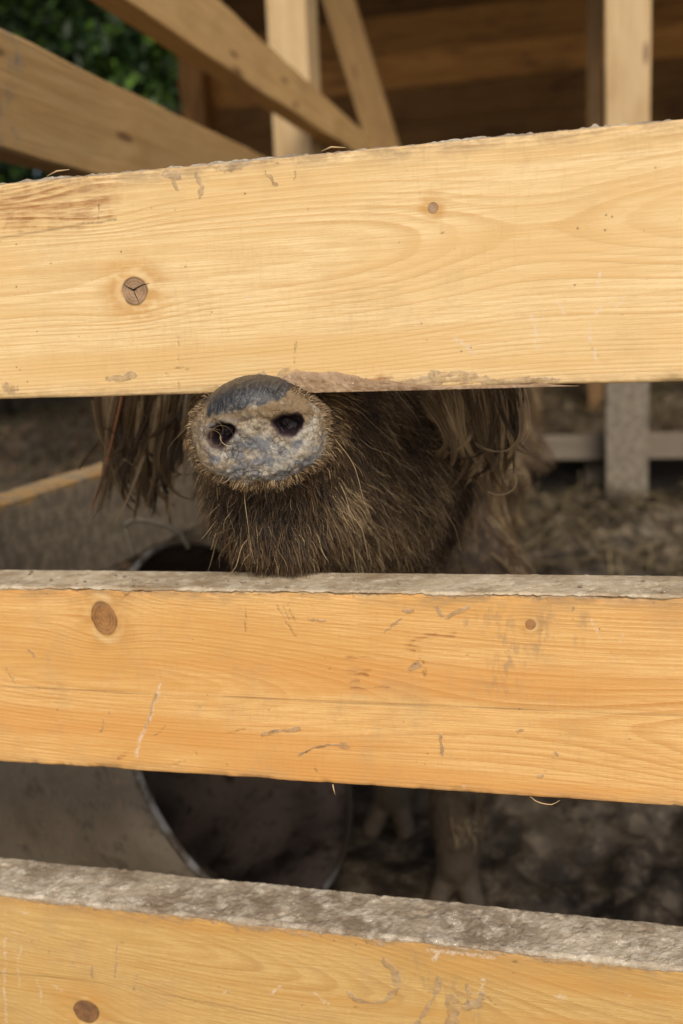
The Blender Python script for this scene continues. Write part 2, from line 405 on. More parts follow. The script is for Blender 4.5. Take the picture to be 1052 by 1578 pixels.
# ------------------------------------------------------------------ fence planks in front
STROKES = {
 'T': [
  ('mud',7.7,[(-464.1,749.9),(-458.4,748.2)]),
  ('mud',3.6,[(-375.5,754.6),(-364.6,753.7),(-352.4,755.7)]),
  ('mud',2.7,[(-290.0,899.6),(-287.1,890.7),(-288.7,884.0)]),
  ('mud',4.1,[(-312.8,901.5),(-304.4,898.0)]),
  ('mud',2.7,[(-308.3,894.7),(-306.6,890.0)]),
  ('mud',5.0,[(-273.7,901.8),(-263.8,901.9),(-252.3,903.6)]),
  ('mud',3.2,[(-236.5,904.5),(-229.4,901.7)]),
  ('mud',1.4,[(-237.9,897.1),(-230.3,887.1)]),
  ('mud',5.9,[(-248.7,749.7),(-236.2,748.4),(-223.7,747.9),(-211.4,744.2)]),
  ('mud',7.2,[(-231.0,750.6),(-211.2,747.5),(-186.8,744.3)]),
  ('mud',5.9,[(-191.7,744.5),(-172.3,742.9),(-143.7,742.0),(-120.2,743.1)]),
  ('mud',4.1,[(-134.2,742.6),(-106.3,744.0),(-78.9,741.7),(-61.0,741.1),(-34.4,741.1)]),
  ('mud',3.6,[(-122.4,747.7),(-106.1,748.5),(-92.5,745.8)]),
  ('dark',0.9,[(-314.1,783.5),(-314.8,775.3)]),
  ('dark',0.9,[(-315.5,772.9),(-315.6,765.2)]),
  ('dark',0.9,[(-317.4,749.6),(-316.8,743.7)]),
  ('dark',0.9,[(-318.2,759.4),(-307.7,758.6)]),
  ('dark',0.9,[(-326.4,756.3),(-323.0,752.8)]),
  ('dark',0.9,[(-212.3,905.5),(-215.2,896.9),(-217.1,888.3)]),
  ('dark',0.9,[(-222.1,775.2),(-224.5,759.8)]),
  ('dark',1.4,[(-287.7,744.3),(-281.6,743.1)]),
  ('crack',0.7,[(-456.3,864.6),(-422.2,866.7),(-384.5,869.8)]),
  ('dark',1.4,[(-385.5,870.8),(-380.1,870.4)]),
  ('dark',1.2,[(-380.1,869.9),(-369.9,869.7),(-358.5,871.2)]),
  ('dark',0.7,[(-370.8,882.0),(-372.1,869.4)]),
  ('dark',1.1,[(-121.1,742.2),(-121.4,749.0)]),
  ('warm',18.0,[(-453.5,888.2),(-419.6,890.4),(-386.6,891.6),(-365.2,890.9)]),
  ('warm',13.5,[(-443.2,879.2),(-404.1,880.7),(-376.7,882.4)]),
  ('warm',10.8,[(-388.3,875.2),(-366.2,879.8)]),
  ('warm',4.5,[(-172.3,743.9),(-153.0,745.5)]),
  ('pale',1.2,[(-6.1,812.7),(-7.4,806.8),(-7.0,800.8)]),
  ('pale',1.8,[(-4.0,790.4),(-11.7,781.3),(-13.4,773.6),(-12.2,765.7)]),
  ('dark',1.0,[(-13.5,764.9),(-11.8,760.5)]),
  ('dark',1.0,[(-8.8,758.2),(-8.4,756.9)]),
  ('pale',1.4,[(-10.9,760.5),(-7.5,751.6),(-5.0,746.2)]),
  ('pale',1.1,[(9.4,794.8),(2.3,785.8),(-4.1,781.8)]),
  ('pale',2.3,[(-51.5,785.0),(-49.0,775.2),(-48.2,764.2)]),
  ('pale',1.1,[(-44.4,789.0),(-43.6,783.7)]),
  ('pale',1.4,[(-33.1,794.1),(-30.6,785.3)]),
  ('pale',2.3,[(-105.5,773.3),(-96.5,766.2),(-90.8,760.1)]),
  ('pale',1.8,[(-87.6,854.3),(-86.3,853.8)]),
  ('pale',1.4,[(-257.5,810.5),(-255.5,809.0)]),
  ('pale',0.9,[(-303.8,787.8),(-306.7,784.6)]),
  ('dark',0.9,[(-440.2,817.0),(-439.6,816.9)]),
  ('dark',1.2,[(-159.4,788.5),(-158.9,788.5)]),
  ('dark',0.9,[(-135.6,887.3),(-135.1,887.2)]),
  ('dark',0.9,[(-304.3,834.3),(-303.8,834.3)]),
  ('dark',1.1,[(-112.0,844.8),(-111.6,844.8)]),
  ('dark',0.7,[(-59.4,865.8),(-59.0,865.8)]),
  ('dark',0.7,[(-171.7,883.7),(-171.3,883.7)]),
  ('dark',0.8,[(-251.7,766.5),(-251.2,766.5)]),
  ('dark',0.7,[(-103.8,833.4),(-103.4,833.4)]),
  ('dark',0.9,[(-70.7,749.5),(-70.2,749.5)]),
  ('dark',0.8,[(-309.9,874.2),(-309.4,874.2)]),
  ('dark',0.6,[(-180.5,776.6),(-180.0,776.6)]),
  ('dark',0.6,[(-24.8,863.6),(-24.4,863.5)]),
  ('dark',0.7,[(-397.3,786.2),(-396.8,786.2)]),
 ],
 'M': [
  ('crack',0.7,[(-518.6,498.5),(-499.8,498.8),(-438.4,499.3),(-379.5,498.1),(-294.6,499.4),(-200.6,499.2),(-132.6,500.0),(-64.8,500.9),(-4.6,501.0),(49.8,501.9),(70.6,501.6)]),
  ('pale',2.0,[(-352.2,507.1),(-356.8,493.1),(-361.8,481.7)]),
  ('pale',2.7,[(-361.8,481.7),(-369.4,467.3),(-375.1,455.7),(-379.2,442.4)]),
  ('mud',1.4,[(-356.4,498.7),(-362.4,481.7),(-369.7,464.5)]),
  ('mud',1.1,[(-397.1,484.4),(-405.1,474.9),(-409.1,463.4)]),
  ('mud',1.8,[(-452.5,525.3),(-450.4,522.5)]),
  ('mud',2.3,[(-468.1,533.1),(-464.4,527.6)]),
  ('mud',1.1,[(-491.6,515.2),(-485.5,504.0)]),
  ('dark',0.9,[(-273.8,572.5),(-275.5,563.6),(-275.5,554.7)]),
  ('dark',0.9,[(-249.1,576.2),(-242.1,561.9),(-234.4,550.7)]),
  ('dark',0.7,[(-243.9,576.4),(-238.8,564.6)]),
  ('dark',0.7,[(-240.1,577.5),(-234.2,562.1)]),
  ('dark',0.7,[(-220.5,575.4),(-216.8,567.8)]),
  ('mud',1.8,[(-222.1,565.0),(-210.7,564.8)]),
  ('dark',1.4,[(-295.6,468.3),(-282.1,472.3)]),
  ('mud',2.3,[(-267.5,469.9),(-252.7,473.5),(-234.9,476.1)]),
  ('dark',1.4,[(-264.8,470.0),(-247.2,474.8)]),
  ('mud',2.7,[(-236.1,454.4),(-224.0,461.1),(-213.3,463.9),(-198.5,465.9)]),
  ('dark',1.8,[(-235.5,454.4),(-221.3,461.8),(-210.7,463.6)]),
  ('dark',1.1,[(-225.5,443.1),(-223.5,440.6)]),
  ('dark',1.0,[(-361.2,462.2),(-351.2,471.2)]),
  ('dark',1.1,[(-348.3,437.1),(-335.2,442.4)]),
  ('dark',0.9,[(-327.2,450.3),(-325.7,447.6)]),
  ('warm',2.7,[(-394.0,441.5),(-385.2,447.7)]),
  ('warm',3.2,[(-379.6,578.6),(-373.7,580.9)]),
  ('dark',1.1,[(-376.6,579.7),(-369.9,584.7)]),
  ('mud',2.3,[(-150.8,574.5),(-143.0,573.7)]),
  ('dark',1.1,[(-150.3,574.5),(-148.8,576.6)]),
  ('mud',3.2,[(-122.4,576.2),(-120.6,572.3)]),
  ('mud',2.7,[(-115.8,570.4),(-105.2,574.7),(-100.3,579.2)]),
  ('mud',1.4,[(-167.0,554.9),(-157.7,562.8),(-149.1,568.5)]),
  ('warm',2.3,[(-148.9,545.3),(-142.1,543.5),(-145.8,549.5),(-133.3,554.9),(-111.4,556.6)]),
  ('warm',1.8,[(-147.9,546.9),(-138.6,544.7)]),
  ('dark',2.7,[(-142.5,531.8),(-138.4,535.6),(-135.5,533.6)]),
  ('mud',2.7,[(-144.6,529.2),(-139.0,532.5)]),
  ('dark',0.9,[(-136.5,532.1),(-134.4,522.5)]),
  ('warm',1.4,[(-194.2,535.5),(-173.8,537.3)]),
  ('warm',1.4,[(-193.1,527.2),(-176.8,525.8)]),
  ('warm',1.8,[(-194.3,522.0),(-179.5,523.1)]),
  ('warm',1.4,[(-192.6,515.8),(-186.4,517.1)]),
  ('warm',1.1,[(-192.8,511.6),(-162.1,514.1)]),
  ('mud',1.8,[(-65.1,483.7),(-63.2,484.8)]),
  ('mud',2.3,[(-39.3,469.0),(-37.9,468.1)]),
  ('mud',2.7,[(-51.4,448.3),(-48.5,450.0),(-47.5,452.7)]),
  ('mud',1.8,[(-124.4,477.2),(-123.7,468.4),(-122.4,462.2)]),
  ('dark',1.1,[(-124.0,476.2),(-123.7,468.4)]),
  ('mud',1.8,[(-202.3,463.5),(-197.6,462.7)]),
  ('mud',1.4,[(-26.0,578.1),(-25.1,581.4)]),
  ('dark',1.1,[(13.1,483.2),(14.0,482.8)]),
  ('scuff',18.0,[(-77.8,566.5),(-68.8,547.1),(-78.7,521.9)]),
  ('scuff',11.3,[(-45.2,572.3),(-50.1,547.8)]),
  ('scuff',8.1,[(-101.5,565.9),(-82.3,576.2)]),
  ('scuff',6.3,[(-17.9,573.0),(-22.5,553.6)]),
  ('pale',1.1,[(-13.4,570.7),(-9.8,563.6),(-7.2,556.5)]),
  ('pale',1.4,[(6.7,554.6),(8.0,560.3)]),
  ('pale',1.1,[(2.2,541.4),(2.7,539.0)]),
  ('pale',1.1,[(-179.8,456.9),(-180.8,455.8)]),
  ('pale',0.9,[(-107.2,438.1),(-105.8,437.1)]),
  ('dark',0.8,[(-321.0,566.6),(-320.5,566.6)]),
  ('dark',0.7,[(-212.3,534.8),(-211.8,534.8)]),
  ('dark',0.7,[(-209.1,526.6),(-208.6,526.6)]),
  ('dark',0.7,[(-161.8,523.4),(-161.3,523.4)]),
  ('dark',0.9,[(-68.6,554.5),(-68.2,554.5)]),
  ('dark',0.7,[(-120.1,421.2),(-119.6,421.3)]),
  ('dark',0.7,[(-260.8,429.7),(-260.2,429.8)]),
  ('dark',0.8,[(-182.3,517.3),(-181.7,517.3)]),
  ('dark',0.7,[(0.0,547.1),(0.4,547.1)]),
  ('dark',0.7,[(-144.2,453.4),(-143.7,453.5)]),
  ('dark',0.7,[(-102.2,540.9),(-101.7,541.0)]),
 ],
 'B': [
  ('crack',0.7,[(-545.6,225.1),(-532.2,226.2),(-479.5,229.1),(-428.6,230.0),(-367.4,226.2),(-314.1,222.3),(-256.7,218.2),(-206.6,214.6),(-147.2,210.3)]),
  ('pale',1.6,[(-523.2,262.6),(-525.2,239.9),(-529.7,213.5),(-531.3,177.4)]),
  ('pale',2.3,[(-529.1,229.8),(-527.5,220.3)]),
  ('pale',1.6,[(-506.9,256.2),(-512.6,241.5),(-513.5,215.7)]),
  ('pale',1.8,[(-513.8,270.0),(-508.9,267.4)]),
  ('pale',1.8,[(-494.9,224.5),(-493.0,211.9),(-493.4,202.2)]),
  ('pale',1.8,[(-478.4,221.6),(-471.1,216.8)]),
  ('pale',1.8,[(-505.1,289.9),(-495.5,289.0)]),
  ('mud',1.1,[(-411.8,269.4),(-413.6,256.8),(-416.6,237.8)]),
  ('mud',1.8,[(-438.4,244.4),(-439.5,234.2)]),
  ('mud',2.3,[(-457.1,247.1),(-455.7,242.2)]),
  ('mud',1.4,[(-395.1,243.6),(-400.2,227.4)]),
  ('mud',1.4,[(-390.6,239.2),(-393.8,230.1)]),
  ('dark',1.1,[(-489.8,264.6),(-488.4,265.4)]),
  ('dark',1.0,[(-407.3,271.8),(-406.0,271.9)]),
  ('dark',0.9,[(-329.6,219.6),(-328.4,219.1)]),
  ('mud',1.4,[(-311.8,237.9),(-310.8,235.0)]),
  ('mud',5.0,[(-175.5,281.9),(-169.8,276.9),(-165.8,271.1),(-165.5,265.9)]),
  ('scuff',9.9,[(-149.9,286.2),(-140.2,264.6)]),
  ('scuff',13.5,[(-119.3,267.4),(-104.4,246.6)]),
  ('mud',2.7,[(-163.5,262.7),(-172.5,250.0),(-186.2,243.4),(-199.7,243.9),(-206.5,250.1)]),
  ('mud',3.2,[(-131.6,274.3),(-131.8,265.7),(-139.7,247.5),(-151.9,228.3)]),
  ('mud',7.2,[(-122.3,255.6),(-120.0,244.4),(-121.3,232.7)]),
  ('mud',5.4,[(-112.0,251.3),(-101.7,253.8),(-96.4,261.9)]),
  ('mud',2.7,[(-110.0,269.7),(-108.1,263.2)]),
  ('dark',2.3,[(-119.8,251.3),(-109.4,253.9)]),
  ('dark',1.4,[(-98.9,263.3),(-86.4,254.8)]),
  ('pale',2.3,[(-96.1,276.1),(-98.9,264.4)]),
  ('pale',3.6,[(-41.3,269.3),(-34.0,268.6)]),
  ('pale',2.7,[(-131.5,294.2),(-135.3,288.0)]),
  ('pale',1.8,[(11.7,279.1),(14.0,276.7)]),
  ('dark',1.8,[(-202.7,237.6),(-200.6,237.3)]),
  ('dark',1.6,[(-73.1,294.0),(-70.6,294.9)]),
  ('dark',1.1,[(-73.3,284.6),(-71.8,284.8)]),
  ('pale',2.3,[(-235.4,246.2),(-227.5,238.4),(-224.8,237.0)]),
  ('pale',1.4,[(-316.1,235.5),(-311.8,237.3)]),
  ('pale',1.8,[(-265.1,248.3),(-273.5,241.2)]),
  ('mud',4.1,[(-252.0,298.2),(-240.9,298.4)]),
  ('pale',3.2,[(-139.2,296.0),(-118.5,296.9),(-88.1,296.6)]),
 ],
}

YF = 0.72                                  # front face of the planks
def lerp_line(X, x0, z0, x1, z1):
    return z0 + (X - x0) * (z1 - z0) / (x1 - x0)

xs_d = axis_samples([(-1.30, -0.60, 0.02), (-0.60, 0.13, 0.0012), (0.13, 0.70, 0.02)])

def plank(name, key, ztop, zbot, thick, mat, knots, grain, parent):
    X = xs_d
    top = ztop(X); bot = zbot(X)
    P0 = np.stack([X, X * 0, X * 0], -1)
    top = top + 0.0006 * fbm(P0, 18, 3, 21)
    bot = bot + 0.0006 * fbm(P0, 22, 3, 31)
    bv = 0.0022
    nf, nt_, nb = 128, 30, 8
    # profile: (y offset, v param, extra z)
    prof = []
    for i in range(nf + 1):
        prof.append((0.0, i / nf, 0))                       # front, bottom -> top (inside bevels)
    for a in (30, 60):
        prof.append((bv - bv * math.cos(R(a)), 1, bv * math.sin(R(a))))
    for i in range(nt_ + 1):
        prof.append((bv + (thick - 2 * bv) * i / nt_, 1, bv))
    for a in (60, 0):
        prof.append((thick - bv + bv * math.cos(R(a)), 1, bv * math.sin(R(a))))
    for i in range(1, nb):
        prof.append((thick, 1 - i / nb, 0))
    for a in (0, 60):
        prof.append((thick - bv + bv * math.cos(R(a)), 0, -bv * math.sin(R(a))))
    for i in range(nb + 1):
        prof.append((thick - bv - (thick - 2 * bv) * i / nb, 0, -bv))
    for a in (60, 30):
        prof.append((bv - bv * math.cos(R(a)), 0, -bv * math.sin(R(a))))
    prof = np.array(prof, dtype=np.float32)
    n, mm = len(X), len(prof)
    Yv = YF + np.broadcast_to(prof[None, :, 0], (n, mm)).copy()
    Zv = (bot + bv)[:, None] + (top - bot - 2 * bv)[:, None] * prof[None, :, 1] + prof[None, :, 2]
    Xv = np.broadcast_to(X[:, None], (n, mm)).copy()
    PP = np.stack([Xv, Yv, Zv], -1)
    # worn corners
    ed = np.zeros_like(Zv)
    near_t = np.clip(1 - (top[:, None] - Zv) / 0.006, 0, 1) * (prof[None, :, 0] < 0.004)
    near_b = np.clip(1 - (Zv - bot[:, None]) / 0.005, 0, 1) * (prof[None, :, 0] < 0.004)
    wear = np.clip(fbm(PP, 55, 4, 3) * 1.8, 0, 1)
    Yv += (near_t + near_b) * wear * 0.003
    att = {a: np.zeros((n, mm), dtype=np.float32) for a in ('mud', 'pale', 'dark', 'warm', 'scuff', 'crack', 'grime')}
    front = prof[:, 0] < 0.004
    jit = noise(PP, 260, 5) * 0.0011 + noise(PP, 700, 9) * 0.0006
    Xj, Zj = Xv + jit, Zv + noise(PP, 240, 13) * 0.0011
    for typ, w, pts in STROKES[key]:
        w = w / 1000 * (1.0 if typ not in ('dark', 'pale') else 0.8)
        pts = np.array(pts) / 1000
        lo, hi = pts.min(0) - w * 1.6, pts.max(0) + w * 1.6
        i0, i1 = np.searchsorted(X, lo[0]), np.searchsorted(X, hi[0])
        if i1 <= i0: continue
        zx, zz = (Xj[i0:i1], Zj[i0:i1]) if typ != 'crack' else (Xv[i0:i1], Zv[i0:i1])
        dm = np.full(zx.shape, 9.0, dtype=np.float32)
        for (a, b) in zip(pts[:-1], pts[1:]):
            ab = b - a
            t = np.clip(((zx - a[0]) * ab[0] + (zz - a[1]) * ab[1]) / max(1e-9, ab @ ab), 0, 1)
            dm = np.minimum(dm, np.hypot(zx - a[0] - t * ab[0], zz - a[1] - t * ab[1]))
        if typ == 'scuff':
            v = np.clip(1 - dm / w, 0, 1)
        elif typ == 'crack':
            v = np.clip(1.3 * (1 - dm / 0.00115), 0, 1) * np.clip(0.75 + 0.9 * noise(PP[i0:i1], 25, 3), 0.25, 1)
        else:
            brk = fbm(PP[i0:i1], 150 if typ != 'mud' else 95, 4, len(pts) + int(w * 1e5) % 7, 0.6)
            v = np.clip(1.15 * (1 - dm / w) + (1.1 if typ == 'mud' else 0.8) * brk, 0, 1) * np.clip(2.2 - 1.5 * dm / w, 0, 1)
        v = v * front[None, :]
        att[typ][i0:i1] = np.maximum(att[typ][i0:i1], v)
    # dirt washed down from the crust and rubbed along both arrises
    P1 = np.stack([X, X * 0, X * 0 + 0.3], -1)
    hang = {'T': 0.0015, 'M': 0.0035, 'B': 0.0065}[key] * (0.6 + np.clip(fbm(P1, 30, 5, 17, 0.65) * 2.6, -0.4, 2.6))
    band = np.clip(1.15 - (top[:, None] - Zv) / np.maximum(hang, 0.0004)[:, None], 0, 1) * front[None, :]
    att['mud'] = np.maximum(att['mud'], band * 0.85)
    hang2 = 0.012 * (0.7 + np.clip(fbm(P1, 9, 4, 27) * 2.0, -0.5, 2.0))
    gm = np.clip(1 - (top[:, None] - Zv) / hang2[:, None], 0, 1) + 0.7 * np.clip(1 - (Zv - bot[:, None]) / (hang2 * 0.7)[:, None], 0, 1)
    att['grime'] = (np.clip(gm, 0, 1) * front[None, :]).astype(np.float32)
    # mud stands proud of the wood
    Yv -= np.where(front[None, :], att['mud'] * (0.0000 + 0.0004 * np.clip(0.5 + fbm(PP, 220, 3, 4), 0, 1)) * sstep(0.35, 0.8, att['mud']), 0)
    Yv += np.where(front[None, :], att['dark'] * 0.0003, 0)
    # ragged muddy edge where the top face begins
    kn = np.full((n, mm), 9.0, dtype=np.float32)
    Xe, Ze = Xv.copy(), Zv.copy()
    for (kx, kz, rx, rz, tilt, sgx, sgz) in knots:
        dx, dz = Xv - kx, Zv - kz
        ca, sa = math.cos(tilt), math.sin(tilt)
        u, v = dx * ca + dz * sa, -dx * sa + dz * ca
        d = np.sqrt((u / rx) ** 2 + (v / rz) ** 2)
        d = d * (1 + 0.07 * noise(np.stack([np.arctan2(v, u) * 1.3, d * 0.3, d * 0], -1), 1.0, 3))
        kn = np.minimum(kn, d)
        Ze = Ze - dz * np.exp(-(u / sgx) ** 2 - (v / sgz) ** 2) * 0.86
    g = grain(Xe, Yv - YF, Ze)
    Pn = np.stack([Xe * 1.6, Yv * 8, Ze * 8], -1)
    g = g + 0.0030 * fbm(Pn, 1.0, 4, 7) + 0.0006 * noise(np.stack([Xe * 7, Yv * 30, Ze * 30], -1), 1.0, 3)
    V = np.stack([Xv, Yv, Zv], -1).reshape(-1, 3)
    idx = np.arange(n * mm).reshape(n, mm)
    nx = np.roll(idx, -1, axis=1)
    Fq = np.stack([idx[:-1], idx[1:], nx[1:], nx[:-1]], -1).reshape(-1, 4)
    # end caps
    me = np_mesh(name, V, Fq)
    for a, arr in att.items():
        set_attr(me, a, arr.ravel())
    set_attr(me, 'knot', kn.ravel())
    set_attr(me, 'grain', g.ravel())
    bm = bmesh.new(); bm.from_mesh(me); bm.verts.ensure_lookup_table()
    bm.faces.new([bm.verts[i] for i in idx[0]])
    bm.faces.new([bm.verts[i] for i in idx[-1][::-1]])
    bm.to_mesh(me); bm.free()
    o = link(name, me, mat, parent)
    return o, top, bot

fence = empty('fence', (-0.30, 0.75, 0.0))
tag(fence, 'sawn pine board fence across the foreground with mud caked on its boards', 'fence')
def fpart(o):
    o.location = (0.30, -0.75, 0.0)
    return o

def grain_top(X, Y, Z):
    yp = 0.034 + 0.010 * np.exp(-((X + 0.05) / 0.09) ** 2) + 0.004 * np.sin(X * 5 + 1)
    return np.sqrt((Z - 0.838 - 0.03 * (X + 0.2)) ** 2 + (Y + yp) ** 2)
def grain_mid(X, Y, Z):
    yp = 0.030 + 0.012 * np.sin(X * 9 + 2.2)
    return np.sqrt((Z - 0.500 + 0.05 * (X + 0.2)) ** 2 + (Y + yp) ** 2)
def grain_low(X, Y, Z):
    yp = 0.034 + 0.02 * np.cos(X * 6 - 0.5)
    return np.sqrt((Z - 0.255 + 0.13 * (X + 0.2)) ** 2 + (Y + yp) ** 2)

T_top = lambda X: lerp_line(X, -0.4515, 0.9048, 0.0453, 0.905)
T_bot = lambda X: lerp_line(X, -0.471, 0.7408, 0.0472, 0.7375)
M_top = lambda X: lerp_line(X, -0.4894, 0.5857, 0.0488, 0.5888)
M_bot = lambda X: lerp_line(X, -0.5079, 0.4305, 0.0505, 0.4325)
B_top = lambda X: lerp_line(X, -0.523, 0.3036, 0.052, 0.3021)
B_bot = lambda X: lerp_line(X, -0.523, 0.145, 0.052, 0.143)
TH = 0.060
pt, tT, tB = plank('plank', 'T', T_top, T_bot, TH, MAT['plank_top'],
    [(-0.3467, 0.8187, 0.0105, 0.0100, 0.1, 0.045, 0.020), (-0.1179, 0.8622, 0.0036, 0.0036, 0, 0.014, 0.007), (-0.372, 0.888, 0.0001, 0.0001, 0, 0.05, 0.02)], grain_top, fence)
pm, mT, mB = plank('plank', 'M', M_top, M_bot, TH, MAT['plank_mid'],
    [(-0.3967, 0.5619, 0.0108, 0.0140, 0.25, 0.040, 0.024), (-0.0559, 0.5662, 0.0038, 0.0038, 0, 0.014, 0.007)], grain_mid, fence)
pb, bT, bB = plank('plank', 'B', B_top, B_bot, TH, MAT['plank_low'],
    [(-0.4487, 0.200, 0.0120, 0.0105, 0.1, 0.060, 0.030)], grain_low, fence)
for o in (pt, pm, pb): fpart(o)
pt['label'] = 'pale upper plank with a cracked round knot'
pm['label'] = 'orange middle plank with an oval brown knot'
pb['label'] = 'ochre lowest plank with a thick grey mud crust'

# knot cracks on the upper plank, as thin dark checks
def tube(name, pts, rad, mat, parent=None, seg=6):
    pts = np.array(pts, dtype=np.float64); n = len(pts)
    rad = np.full(n, rad) if np.isscalar(rad) else np.array(rad)
    tan = np.gradient(pts, axis=0); tan /= np.linalg.norm(tan, axis=1)[:, None] + 1e-12
    ref = np.array([0.31, 0.2, 0.93])
    a = np.cross(tan, ref); a /= np.linalg.norm(a, axis=1)[:, None] + 1e-9
    b = np.cross(tan, a)
    th = np.linspace(0, 2 * np.pi, seg, endpoint=False)
    V = pts[:, None, :] + rad[:, None, None] * (np.cos(th)[None, :, None] * a[:, None, :] + np.sin(th)[None, :, None] * b[:, None, :])
    idx = np.arange(n * seg).reshape(n, seg); nx = np.roll(idx, -1, 1)
    Fq = np.stack([idx[:-1], nx[:-1], nx[1:], idx[1:]], -1).reshape(-1, 4)
    me = np_mesh(name, V.reshape(-1, 3), Fq)
    bm = bmesh.new(); bm.from_mesh(me); bm.verts.ensure_lookup_table()
    bm.faces.new([bm.verts[i] for i in idx[0]]); bm.faces.new([bm.verts[i] for i in idx[-1][::-1]])
    bmesh.ops.recalc_face_normals(bm, faces=bm.faces)
    bm.to_mesh(me); bm.free()
    return link(name, me, mat, parent)

k = N('check_dark'); MAT['check'] = k.out((0.02, 0.011, 0.006), 0.9)
KX, KZ = -0.3467, 0.8187
def check(pts):
    P = np.array(pts)
    V = []; n = len(P)
    for i, (x, z, w) in enumerate(P):
        V += [(KX + x, YF - 0.0004, KZ + z + w), (KX + x, YF - 0.0004, KZ + z - w), (KX + x, YF + 0.001, KZ + z)]
    Fs = []
    for i in range(n - 1):
        a = 3 * i
        Fs += [(a, a + 3, a + 4, a + 1), (a, a + 2, a + 5, a + 3), (a + 1, a + 4, a + 5, a + 2)]
    return np_mesh('knot_crack', np.array(V), np.array(Fs), False)
for c in ([(-0.0082, 0.0055, .0001), (-0.005, 0.0028, .0004), (-0.001, 0.0008, .0007), (0.0015, 0.0008, .0003)],
          [(-0.001, 0.0006, .0005), (0.003, 0.0024, .0005), (0.007, 0.004, .0003), (0.0125, 0.0048, .00008)],
          [(-0.0006, 0.0002, .0007), (0.0006, -0.003, .0007), (0.0022, -0.0068, .0004), (0.003, -0.009, .0001)]):
    link('knot_crack', check(c), MAT['check'], pt)

# ---- mud crusts on the top faces
def crust(name, topf, parent, tmin, tmax, seed, drip, x0=-0.62, x1=0.14, dx=0.0016, gaps=0.0, back=1.0, over=1.0, fine=1.0, mat='crust', smooth=False):
    X = axis_samples([(-1.28, x0, 0.03), (x0, x1, dx), (x1, 0.68, 0.03)])
    ny = 40
    s = np.linspace(0, 1, ny)
    XX, SS = np.meshgrid(X, s, indexing='ij')
    P0 = np.stack([X, X * 0, X * 0 + seed], -1)
    fe = YF + 0.0012 + 0.0034 * fbm(P0, 45, 5, seed, 0.65) - 0.0012 * np.clip(fbm(P0, 160, 3, seed + 2), 0, 1)
    if over == 0: fe = fe * 0 + YF + 0.0030
    YY = fe[:, None] + (YF + TH * back - 0.001 - fe)[:, None] * SS
    PP = np.stack([XX, YY, XX * 0 + seed * .37], -1)
    th = tmin + (tmax - tmin) * np.clip(0.5 + 0.9 * fbm(PP, 26, 5, seed, 0.6), 0, 1)
    th = th + 0.0016 * fine * fbm(PP, 260, 3, seed + 5) - (0.3 * tmax) * sstep(0.22, 0.5, fbm(PP, 85, 3, seed + 15)) + 0.0050 * fine * np.clip(fbm(PP, 70, 3, seed + 9) - 0.28, 0, 1)
    # cracks in the dry film
    cell = np.abs(fbm(PP, 60, 3, seed + 4))
    th = th - 0.0014 * sstep(0.035, 0.0, cell) * sstep(-0.1, 0.35, fbm(PP, 9, 2, seed + 6))
    th = th * sstep(-0.04, 0.02, SS) * sstep(1.02, 0.94, SS)
    th = np.maximum(th, 0.0004) - gaps * sstep(0.0, 0.3, fbm(PP, 14, 3, seed + 8)) * 0.004
    ZZ = topf(X)[:, None] + th
    # front lip: two rows hanging over the arris
    lipd = (0.0004 + 1.7 * drip * np.clip(fbm(P0, 42, 5, seed + 1, 0.7) + 0.10, 0, 1))
    if over == 0:
        ZZ = topf(X)[:, None] + 0.0002 + th * sstep(0.0, 0.14, SS)
    jz = 0.0012 * fbm(P0, 320, 3, seed + 21); jy = 0.0004 * fbm(P0, 420, 2, seed + 23)
    if over:
        r1 = np.stack([X, np.minimum(fe - 0.0006, YF - 0.0004 + jy), topf(X) + th[:, 0] * 0.4 + jz], -1)
        r2 = np.stack([X, YF - 0.0004 - jy, topf(X) - lipd * 0.6 + jz], -1)
        r3 = np.stack([X, np.full_like(X, YF + 0.0012), topf(X) - lipd], -1)
    else:
        r1 = np.stack([X, fe - 0.0004, topf(X)], -1)
        r2 = np.stack([X, fe - 0.0002, topf(X) - 0.002], -1)
        r3 = np.stack([X, fe, topf(X) - 0.004], -1)
    G = np.concatenate([r3[:, None], r2[:, None], r1[:, None], np.stack([XX, YY, ZZ], -1)], 1)
    n, mm = G.shape[:2]
    idx = np.arange(n * mm).reshape(n, mm)
    Fq = np.stack([idx[:-1, :-1], idx[1:, :-1], idx[1:, 1:], idx[:-1, 1:]], -1).reshape(-1, 4)
    o = link(name, np_mesh(name, G.reshape(-1, 3), Fq, smooth), MAT[mat], parent)
    return o
crust('mud_crust', T_top, pt, 0.0008, 0.0030, 3, 0.0012, over=0)
crust('mud_crust', M_top, pm, 0.0006, 0.0017, 5, 0.0030, fine=0.4, mat='crust_tan', smooth=True)
crust('mud_crust', B_top, pb, 0.0012, 0.0042, 8, 0.0050, fine=0.5)

